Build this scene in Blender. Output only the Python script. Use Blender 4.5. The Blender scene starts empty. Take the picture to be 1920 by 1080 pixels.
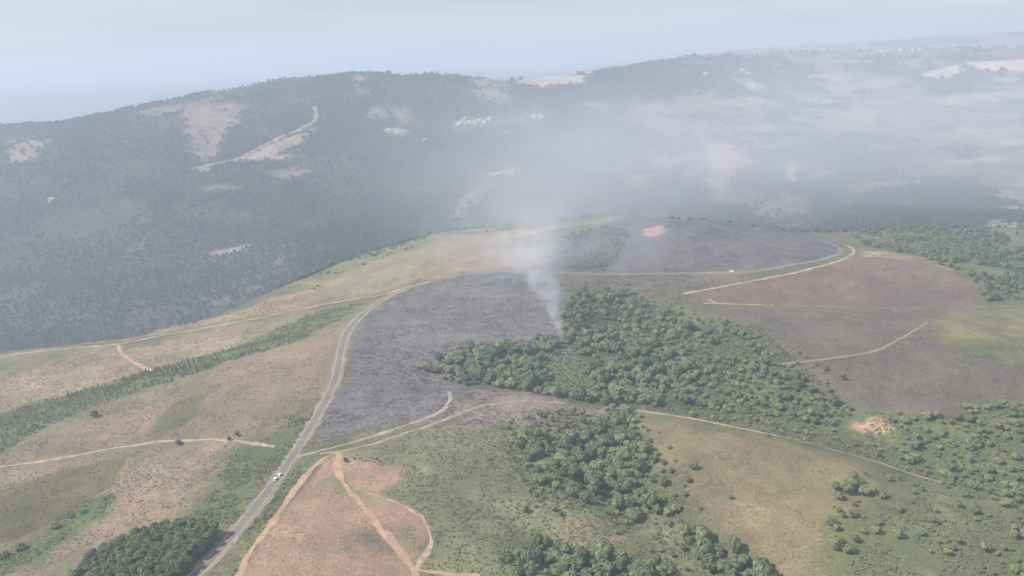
import bpy, math, random
import numpy as np
from mathutils import Matrix, Vector

# ------------------------------------------------------------------ camera
H = 250.0                                  # metres above the road junction
F = 1600.0                                 # focal length in pixels of a 1920 px wide frame
PITCH, ROLL = math.radians(15.4), math.radians(2.0)
scene = bpy.context.scene
col = scene.collection
fwd = np.array([0, math.cos(PITCH), -math.sin(PITCH)])
up0 = np.array([0, math.sin(PITCH), math.cos(PITCH)])
rt0 = np.array([1.0, 0, 0])
rgt = math.cos(ROLL) * rt0 - math.sin(ROLL) * up0
upv = math.sin(ROLL) * rt0 + math.cos(ROLL) * up0
cd = bpy.data.cameras.new('camera')
cam = bpy.data.objects.new('camera', cd)
col.objects.link(cam)
cd.sensor_width = 36
cd.lens = 36 * F / 1920
cd.clip_start, cd.clip_end = 1.0, 60000
cam.matrix_world = Matrix(((rgt[0], upv[0], -fwd[0], 0), (rgt[1], upv[1], -fwd[1], 0),
                           (rgt[2], upv[2], -fwd[2], H), (0, 0, 0, 1)))
scene.camera = cam

# ------------------------------------------------------------------ light
SUN_EL, SUN_AZ = math.radians(46), math.radians(-106)     # azimuth from +Y, clockwise: the sun stands to the left
w = bpy.data.worlds.new('World')
scene.world = w
w.use_nodes = True
nt = w.node_tree
nt.nodes.clear()
out = nt.nodes.new('ShaderNodeOutputWorld')
bg = nt.nodes.new('ShaderNodeBackground')
sky = nt.nodes.new('ShaderNodeTexSky')
sky.sky_type = 'NISHITA'
sky.sun_disc = False
sky.sun_elevation, sky.sun_rotation = SUN_EL, SUN_AZ
sky.altitude = 600
sky.air_density, sky.dust_density, sky.ozone_density = 1.0, 0.7, 2.0
# thin high cloud, mixed into the sky all round
tc = nt.nodes.new('ShaderNodeTexCoord')
mp = nt.nodes.new('ShaderNodeMapping')
mp.inputs['Scale'].default_value = (2.2, 2.2, 26.0)
cn = nt.nodes.new('ShaderNodeTexNoise')
cn.inputs['Scale'].default_value = 1.0
cn.inputs['Detail'].default_value = 6
cr = nt.nodes.new('ShaderNodeValToRGB')
cr.color_ramp.elements[0].position, cr.color_ramp.elements[1].position = 0.46, 0.72
cr.color_ramp.elements[0].color = (0.25, 0.25, 0.25, 1)
cm = nt.nodes.new('ShaderNodeMixRGB')
cm.inputs['Color2'].default_value = (3.02, 3.22, 3.72, 1)
mul = nt.nodes.new('ShaderNodeMath'); mul.operation = 'MULTIPLY'; mul.inputs[1].default_value = 0.36
add = nt.nodes.new('ShaderNodeMath'); add.operation = 'ADD'; add.inputs[1].default_value = 0.64
nt.links.new(tc.outputs['Generated'], mp.inputs['Vector'])
nt.links.new(mp.outputs['Vector'], cn.inputs['Vector'])
nt.links.new(cn.outputs['Fac'], cr.inputs['Fac'])
nt.links.new(cr.outputs['Color'], mul.inputs[0])
nt.links.new(mul.outputs[0], add.inputs[0])
nt.links.new(add.outputs[0], cm.inputs['Fac'])
nt.links.new(sky.outputs['Color'], cm.inputs['Color1'])
nt.links.new(cm.outputs['Color'], bg.inputs['Color'])
bg.inputs['Strength'].default_value = 0.105
nt.links.new(bg.outputs['Background'], out.inputs['Surface'])
sl = bpy.data.lights.new('sun', 'SUN')
sl.energy, sl.angle, sl.color = 3.7, math.radians(0.55), (1.0, 0.94, 0.86)
so = bpy.data.objects.new('sun', sl)
col.objects.link(so)
sd = Vector((math.sin(SUN_AZ) * math.cos(SUN_EL), math.cos(SUN_AZ) * math.cos(SUN_EL), math.sin(SUN_EL)))
so.rotation_euler = sd.to_track_quat('Z', 'Y').to_euler()
so.location = (0, 0, 3000)

vs = scene.view_settings
vs.view_transform, vs.look, vs.exposure, vs.gamma = 'Standard', 'None', 0.80, 1.0
vs.use_curve_mapping = False
cy = scene.cycles
cy.use_denoising = True
cy.max_bounces, cy.diffuse_bounces, cy.volume_bounces = 6, 2, 1
cy.transparent_max_bounces = 8
cy.volume_step_rate = 1.0
cy.volume_max_steps = 96

HAZE_DENSITY = 2.55e-4
HAZE_TOP = 352.0
rng = np.random.default_rng(7)
random.seed(7)

# ------------------------------------------------------------------ numpy helpers
def _hash(ix, iy, seed):
    h = (ix.astype(np.int64) * 374761393 + iy.astype(np.int64) * 668265263 + seed * 974634777) & 0xffffffff
    h = ((h ^ (h >> 13)) * 1274126177) & 0xffffffff
    h = h ^ (h >> 16)
    return (h & 0xffffff) / float(0xffffff)

def vnoise(x, y, seed=0):
    ix, iy = np.floor(x), np.floor(y)
    fx, fy = x - ix, y - iy
    fx, fy = fx * fx * fx * (fx * (fx * 6 - 15) + 10), fy * fy * fy * (fy * (fy * 6 - 15) + 10)
    ix, iy = ix.astype(np.int64), iy.astype(np.int64)
    a, b = _hash(ix, iy, seed), _hash(ix + 1, iy, seed)
    c, d = _hash(ix, iy + 1, seed), _hash(ix + 1, iy + 1, seed)
    return (a + (b - a) * fx) * (1 - fy) + (c + (d - c) * fx) * fy

def fbm(x, y, wl, octv=4, seed=0, gain=0.5):
    """fractal noise in -1..1, wl = largest wavelength in metres"""
    s, amp, tot = np.zeros(np.broadcast(x, y).shape), 1.0, 0.0
    for o in range(octv):
        f = 2.0 ** o / wl
        c, sn = math.cos(0.6 * o), math.sin(0.6 * o)
        s += amp * (2 * vnoise((x * c - y * sn) * f + 17.3 * o, (x * sn + y * c) * f - 9.1 * o, seed + o) - 1)
        tot += amp
        amp *= gain
    return s / tot * 1.6

def sstep(a, b, v):
    t = np.clip((v - a) / (b - a), 0, 1)
    return t * t * (3 - 2 * t)

def seg_dist(x, y, P, closed):
    Q = np.asarray(P, float)
    n = len(Q)
    best = np.full(x.shape, 1e18)
    for i in range(n if closed else n - 1):
        ax, ay = Q[i]; bx, by = Q[(i + 1) % n]
        dx, dy = bx - ax, by - ay
        L = dx * dx + dy * dy + 1e-9
        t = np.clip(((x - ax) * dx + (y - ay) * dy) / L, 0, 1)
        best = np.minimum(best, (x - ax - t * dx) ** 2 + (y - ay - t * dy) ** 2)
    return np.sqrt(best)

def inside(x, y, P):
    Q = np.asarray(P, float)
    n = len(Q)
    r = np.zeros(x.shape, bool)
    for i in range(n):
        x1, y1 = Q[i]; x2, y2 = Q[(i + 1) % n]
        if y1 == y2: continue
        c = ((y1 > y) != (y2 > y))
        r ^= c & (x < (x2 - x1) * (y - y1) / (y2 - y1) + x1)
    return r

def sdist(x, y, P, margin):
    """signed distance (negative inside), only evaluated near the polygon's box"""
    Q = np.asarray(P, float)
    r = np.full(x.shape, 1e9)
    m = (x > Q[:, 0].min() - margin) & (x < Q[:, 0].max() + margin) & (y > Q[:, 1].min() - margin) & (y < Q[:, 1].max() + margin)
    if m.any():
        xx, yy = x[m], y[m]
        d = seg_dist(xx, yy, Q, True)
        r[m] = np.where(inside(xx, yy, Q), -d, d)
    return r

# ------------------------------------------------------------------ pixel -> ray
def ray(px, py):
    u, v = (px - 960) / F, (540 - py) / F
    d = fwd[None] + np.outer(np.atleast_1d(u), rgt) + np.outer(np.atleast_1d(v), upv)
    return d

def flat(px, py, z=0.0):
    d = ray(np.array([px], float), np.array([py], float))[0]
    t = (H - z) / -d[2]
    return d[0] * t, d[1] * t

# ------------------------------------------------------------------ terrain shape
BUMPS = [  # px, py, amplitude, radius across, radius deep
    (1290, 455, 20, 150, 120), (900, 490, 8, 130, 80), (1400, 850, 12, 80, 70), (820, 940, 5, 70, 60),
    (1650, 500, 14, 140, 90), (720, 640, 7, 90, 80), (250, 850, -6, 110, 60), (1850, 660, 10, 130, 90),
    (1700, 1000, 5, 70, 60)]
BUMPS = [(*flat(a, b), c, d, e) for a, b, c, d, e in BUMPS]
GULLY = [([(820, 690), (950, 700), (1080, 700), (1200, 720), (1350, 745), (1520, 790), (1700, 840), (1920, 860), (2150, 870)], -13, 42),
         ([(1120, 770), (1130, 850), (1170, 930), (1250, 1000), (1350, 1060), (1450, 1120)], -10, 24),
         ([(1000, 1000), (1050, 1060), (1100, 1120)], -5, 16)]
GULLY = [([flat(*p) for p in g], a, r) for g, a, r in GULLY]
ROADLINE = [flat(*p) for p in [(350, 1100), (545, 862), (638, 665), (720, 560), (800, 528)]]

def plate(x, y):
    z = np.zeros(x.shape)
    for bx, by, a, rx, ry in BUMPS:
        z += a * np.exp(-((x - bx) / rx) ** 2 - ((y - by) / ry) ** 2)
    for g, a, r in GULLY:
        z += a * np.exp(-(seg_dist(x, y, g, False) / r) ** 2)
    # the slope falls away to the left of the main road
    rx = np.interp(y, [p[1] for p in ROADLINE], [p[0] for p in ROADLINE])
    dl = np.maximum(rx - 8 - x, 0)
    z -= 26 * (1 - np.exp(-(dl / 190) ** 1.5))
    z += 2.6 * fbm(x, y, 140, 3, 11)
    return z

CREST_PX = [(-700, 800), (-350, 725), (-100, 678), (0, 662), (120, 651), (220, 640), (330, 618), (420, 590), (500, 556), (560, 530),
            (650, 490), (760, 457), (850, 433), (960, 424), (1060, 412), (1170, 402), (1280, 412), (1400, 424), (1500, 436), (1600, 436),
            (1700, 432), (1900, 428), (2300, 420), (2800, 415)]

def march(pxpy, hf, t0=200.0, t1=14000.0):
    P = np.asarray(pxpy, float)
    d = ray(P[:, 0], P[:, 1])
    n = len(P)
    t = np.full(n, t0)
    done = np.zeros(n, bool)
    lo, hi = t.copy(), np.full(n, t1)
    while True:
        tn = t * 1.006
        act = ~done & (tn < t1)
        if not act.any(): break
        z = H + d[:, 2] * tn
        g = np.full(n, -1e9)
        g[act] = hf(d[act, 0] * tn[act], d[act, 1] * tn[act])
        hit = act & (z < g)
        hi[hit] = tn[hit]; lo[hit] = t[hit]
        done |= hit
        t = np.where(done, t, tn)
        if (t[~done] * 1.006 >= t1).all(): break
    for _ in range(12):
        m = 0.5 * (lo + hi)
        b = H + d[:, 2] * m < hf(d[:, 0] * m, d[:, 1] * m)
        hi = np.where(b & done, m, hi); lo = np.where(~b & done, m, lo)
    m = np.where(done, 0.5 * (lo + hi), t1)
    return np.stack([d[:, 0] * m, d[:, 1] * m], 1), done

crest = march(CREST_PX, plate, 200, 2500)[0]
crest_poly = np.vstack([crest, [[2600, -900], [-2600, -900]]])

FAR = [(-300, 640, 1350), (0, 645, 1350), (300, 600, 1450), (550, 500, 1600), (750, 430, 1750),
       (0, 500, 1750), (300, 480, 1850), (600, 420, 2000), (800, 380, 2100),
       (-300, 400, 2000), (0, 380, 2150), (300, 350, 2250), (550, 330, 2350), (800, 300, 2450),
       (0, 300, 2500), (350, 300, 2500), (450, 297, 2560), (590, 225, 2900), (750, 240, 2900), (300, 250, 2700),
       (1000, 400, 1750), (1250, 385, 1800), (1500, 410, 1650), (1700, 425, 1550), (1900, 420, 1550), (2300, 410, 1550),
       (1000, 300, 2300), (1300, 300, 2350), (1600, 310, 2300), (1900, 320, 2100), (2300, 320, 2100),
       (1200, 220, 3000), (1500, 220, 3100), (1900, 230, 3000), (2300, 220, 3000), (1500, 150, 4000), (1800, 150, 4000)]
SKYL = [(-700, 280, 2800), (-300, 262, 2850), (0, 241, 2850), (120, 222, 2900), (230, 213, 2950), (350, 190, 3050), (450, 166, 3150),
        (550, 148, 3250), (680, 138, 3350), (820, 143, 3450), (900, 149, 3500), (1000, 147, 3550), (1100, 141, 3700),
        (1200, 124, 4000), (1300, 109, 4300), (1450, 102, 4600), (1600, 100, 4800), (1750, 95, 4900), (1920, 88, 4900), (2300, 80, 4900)]
RIDGE = [(1350, 104, 8200), (1450, 94, 8200), (1700, 78, 8200), (1920, 62, 8200), (2400, 45, 8200)]
def nearer(q_): return [(a, b, 1250 + (c - 1250) * .72) for a, b, c in q_]
FAR, SKYL, RIDGE = nearer(FAR), nearer(SKYL), nearer(RIDGE)
pts = []
for px, py, Y in FAR + SKYL + RIDGE:
    d = ray(np.array([px], float), np.array([py], float))[0]
    t = Y / d[1]
    pts.append((d[0] * t, Y, H + d[2] * t))
for px, py, Y in SKYL:
    d = ray(np.array([px], float), np.array([py], float))[0]
    dy = 520 if px < 1150 else 380
    drop = 170 if px < 1150 else 40
    t = Y / d[1]
    pts.append((d[0] * (Y + dy) / d[1], Y + dy, H + d[2] * t - drop))
for x in np.linspace(-1500, 1500, 6):
    for yy in (0, 500, 950):
        pts.append((x, yy, -190 + 0.03 * max(x, 0)))
for x in np.linspace(-6000, 6000, 7):
    pts.append((x, 9500, 40))
pts = np.array(pts)

def tps_fit(P):
    X = P[:, :2] / 1000
    r2 = ((X[:, None] - X[None]) ** 2).sum(-1)
    K = 0.5 * r2 * np.log(r2 + 1e-12) + np.eye(len(X)) * 2e-4
    A = np.hstack([np.ones((len(X), 1)), X])
    M = np.block([[K, A], [A.T, np.zeros((3, 3))]])
    s = np.linalg.solve(M, np.concatenate([P[:, 2], np.zeros(3)]))
    return X, s
TX, TS = tps_fit(pts)

def far(x, y):
    sh = x.shape
    xx, yy = x.ravel() / 1000, y.ravel() / 1000
    r = TS[-3] + TS[-2] * xx + TS[-1] * yy
    for i in range(len(TX)):
        d2 = (xx - TX[i, 0]) ** 2 + (yy - TX[i, 1]) ** 2
        r = r + TS[i] * 0.5 * d2 * np.log(d2 + 1e-12)
    return r.reshape(sh)

# tensor grid, fine where the picture looks, coarse far off
def axis(lo, hi, f0, f1, step, g, cap):
    a = list(np.arange(f0, f1 + 1e-6, step))
    s, v = step, a[-1]
    while v < hi:
        s = min(s * g, cap if v < 4500 else 150); v += s; a.append(v)
    s, v = step, a[0]
    pre = []
    while v > lo:
        s = min(s * g, cap if v > -4500 else 150); v -= s; pre.append(v)
    return np.array(pre[::-1] + a)
GX = axis(-9000, 9000, -470, 470, 2.2, 1.022, 13)
GY = axis(-400, 16000, 350, 1230, 2.2, 1.016, 12)
XX, YY = np.meshgrid(GX, GY)
# the far surface is smooth: evaluate it on a coarse lattice and interpolate
cx = np.linspace(GX[0], GX[-1], 361); cyy = np.linspace(GY[0], GY[-1], 329)
CZ = far(*np.meshgrid(cx, cyy))
def grid_interp(gx, gy, Z, x, y):
    i = np.clip(np.searchsorted(gx, x) - 1, 0, len(gx) - 2); j = np.clip(np.searchsorted(gy, y) - 1, 0, len(gy) - 2)
    fx = np.clip((x - gx[i]) / (gx[i + 1] - gx[i]), 0, 1); fy = np.clip((y - gy[j]) / (gy[j + 1] - gy[j]), 0, 1)
    return (Z[j, i] * (1 - fx) + Z[j, i + 1] * fx) * (1 - fy) + (Z[j + 1, i] * (1 - fx) + Z[j + 1, i + 1] * fx) * fy

ZF = grid_interp(cx, cyy, CZ, XX, YY)
ZF = ZF * (1 - sstep(7400, 9400, YY))
ZF = np.minimum(ZF, 330)
relief = sstep(1200, 1650, YY) * (1 - 0.6 * sstep(2200, 2550, YY))
rv = np.abs(fbm(XX * 0.8, YY, 620, 3, 31))                       # branching gullies
ZF = ZF + relief * (56 * (np.clip(rv, 0, .8) - 0.4) + 10 * fbm(XX, YY, 160, 3, 41))
ZF = ZF + 3.0 * fbm(XX, YY, 60, 2, 45) * sstep(1300, 1800, YY)
PL = plate(XX, YY)
dout = np.where(inside(XX, YY, crest_poly), 0.0, seg_dist(XX, YY, crest, False))
FLANK = PL - 0.50 * dout * dout / (dout + 25) + (dout > 0) * 3 * fbm(XX, YY, 90, 3, 51) * sstep(0, 60, dout)
k = 10.0
ZB = 0.5 * (FLANK + ZF + np.sqrt((FLANK - ZF) ** 2 + k * k))
def hb(x, y): return grid_interp(GX, GY, ZB, x, y)
def world(pxs): return march(pxs, hb)[0]
def dens(pxs, step=14):
    P = np.asarray(pxs, float); o = []
    for a, b in zip(P[:-1], P[1:]):
        n = max(1, int(np.hypot(*(b - a)) / step))
        for i in range(n): o.append(a + (b - a) * i / n)
    o.append(P[-1])
    return np.array(o)
def smooth(P, it=3):
    P = np.array(P, float)
    for _ in range(it):
        Q = P.copy(); Q[1:-1] = 0.25 * P[:-2] + 0.5 * P[1:-1] + 0.25 * P[2:]; P = Q
    return P

# ------------------------------------------------------------------ roads and tracks (pixel lines laid on the terrain)
ROADS = {
    'main': ([(330, 1110), (385, 1062), (440, 1000), (500, 925), (545, 862), (580, 805), (610, 755), (630, 710), (638, 668), (642, 640), (660, 607),
              (690, 580), (720, 560), (760, 541), (800, 529)], 6.2),
    'upper': ([(800, 529), (870, 514), (950, 508), (1040, 511), (1150, 514), (1250, 513), (1370, 512), (1430, 507),
              (1490, 496), (1560, 483), (1588, 472), (1572, 460), (1540, 452)], 4.6),
    't1': ([(432, 1110), (466, 1040), (520, 965), (570, 895), (606, 860), (634, 848)], 3.6),
    't2': ([(634, 850), (630, 880), (650, 912), (690, 960), (735, 1015), (770, 1060), (800, 1100)], 3.6),
    't2b': ([(772, 1063), (800, 1074), (850, 1078), (900, 1079)], 2.6),
    't3': ([(552, 858), (600, 845), (650, 833), (700, 818), (750, 801), (800, 785), (838, 766), (851, 748), (842, 734)], 2.7),
    't4': ([(600, 852), (640, 846), (700, 833), (760, 813), (810, 796), (850, 780), (900, 762), (980, 752), (1060, 756)], 3.0),
    't5': ([(1195, 769), (1300, 785), (1400, 806), (1500, 826), (1590, 851), (1650, 868), (1700, 886), (1768, 906)], 3.4),
    't6': ([(770, 536), (720, 553), (640, 565), (560, 580), (480, 597), (400, 612), (300, 630), (220, 646), (100, 656), (0, 667), (-120, 690)], 3.4),
    't7': ([(222, 647), (224, 664), (250, 680), (285, 695)], 3.4),
    't8': ([(-120, 895), (0, 876), (100, 862), (200, 843), (300, 827), (400, 824), (460, 828), (515, 838)], 2.8),
    't9': ([(1280, 551), (1340, 540), (1420, 525), (1500, 510), (1565, 492), (1608, 476), (1606, 464), (1580, 459)], 3.2),
    't10': ([(1320, 569), (1345, 569), (1420, 572), (1450, 573)], 3.0),
    't10b': ([(1450, 573), (1550, 575), (1700, 578), (1960, 574)], 1.8),
    't11': ([(1465, 683), (1560, 672), (1640, 660), (1680, 640), (1740, 605)], 3.0),
    't12': ([(1330, 562), (1345, 569)], 4.0),
    't13': ([(690, 925), (740, 940), (785, 962), (803, 990), (812, 1013), (795, 1045), (780, 1066)], 1.8),
    'fb': ([(362, 316), (450, 299), (500, 270), (545, 250), (588, 233), (597, 216), (590, 199)], 11.0),
}
RW = {}
for n_, (pl, wd) in ROADS.items():
    RW[n_] = (smooth(world(dens(pl, 8)), 4), wd)
rd = np.full(XX.shape, 1e9)
for n_, (P, wd) in RW.items():
    m = (XX > P[:, 0].min() - 30) & (XX < P[:, 0].max() + 30) & (YY > P[:, 1].min() - 30) & (YY < P[:, 1].max() + 30)
    rd[m] = np.minimum(rd[m], seg_dist(XX[m], YY[m], P, False) - wd / 2)

# ------------------------------------------------------------------ land cover
DRY, DRY2 = (0.30, 0.185, 0.125), (0.36, 0.25, 0.175)
PINK = (0.30, 0.17, 0.115)
GREEN, GREEN2 = (0.120, 0.140, 0.066), (0.085, 0.105, 0.050)
OLIVE, OLIVE2 = (0.170, 0.152, 0.070), (0.215, 0.178, 0.095)
HEATH, HEATH2 = (0.190, 0.186, 0.105), (0.135, 0.142, 0.074)
BURNT, ASH = (0.086, 0.083, 0.092), (0.160, 0.150, 0.150)
FLOOR = (0.12, 0.12, 0.07)
GREYB = (0.105, 0.088, 0.070)
BROWN = (0.150, 0.100, 0.080)
HILL, HILL2 = (0.024, 0.030, 0.021), (0.036, 0.038, 0.029)
PALE = (0.34, 0.25, 0.19)
ROCK = (0.46, 0.39, 0.32)
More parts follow.
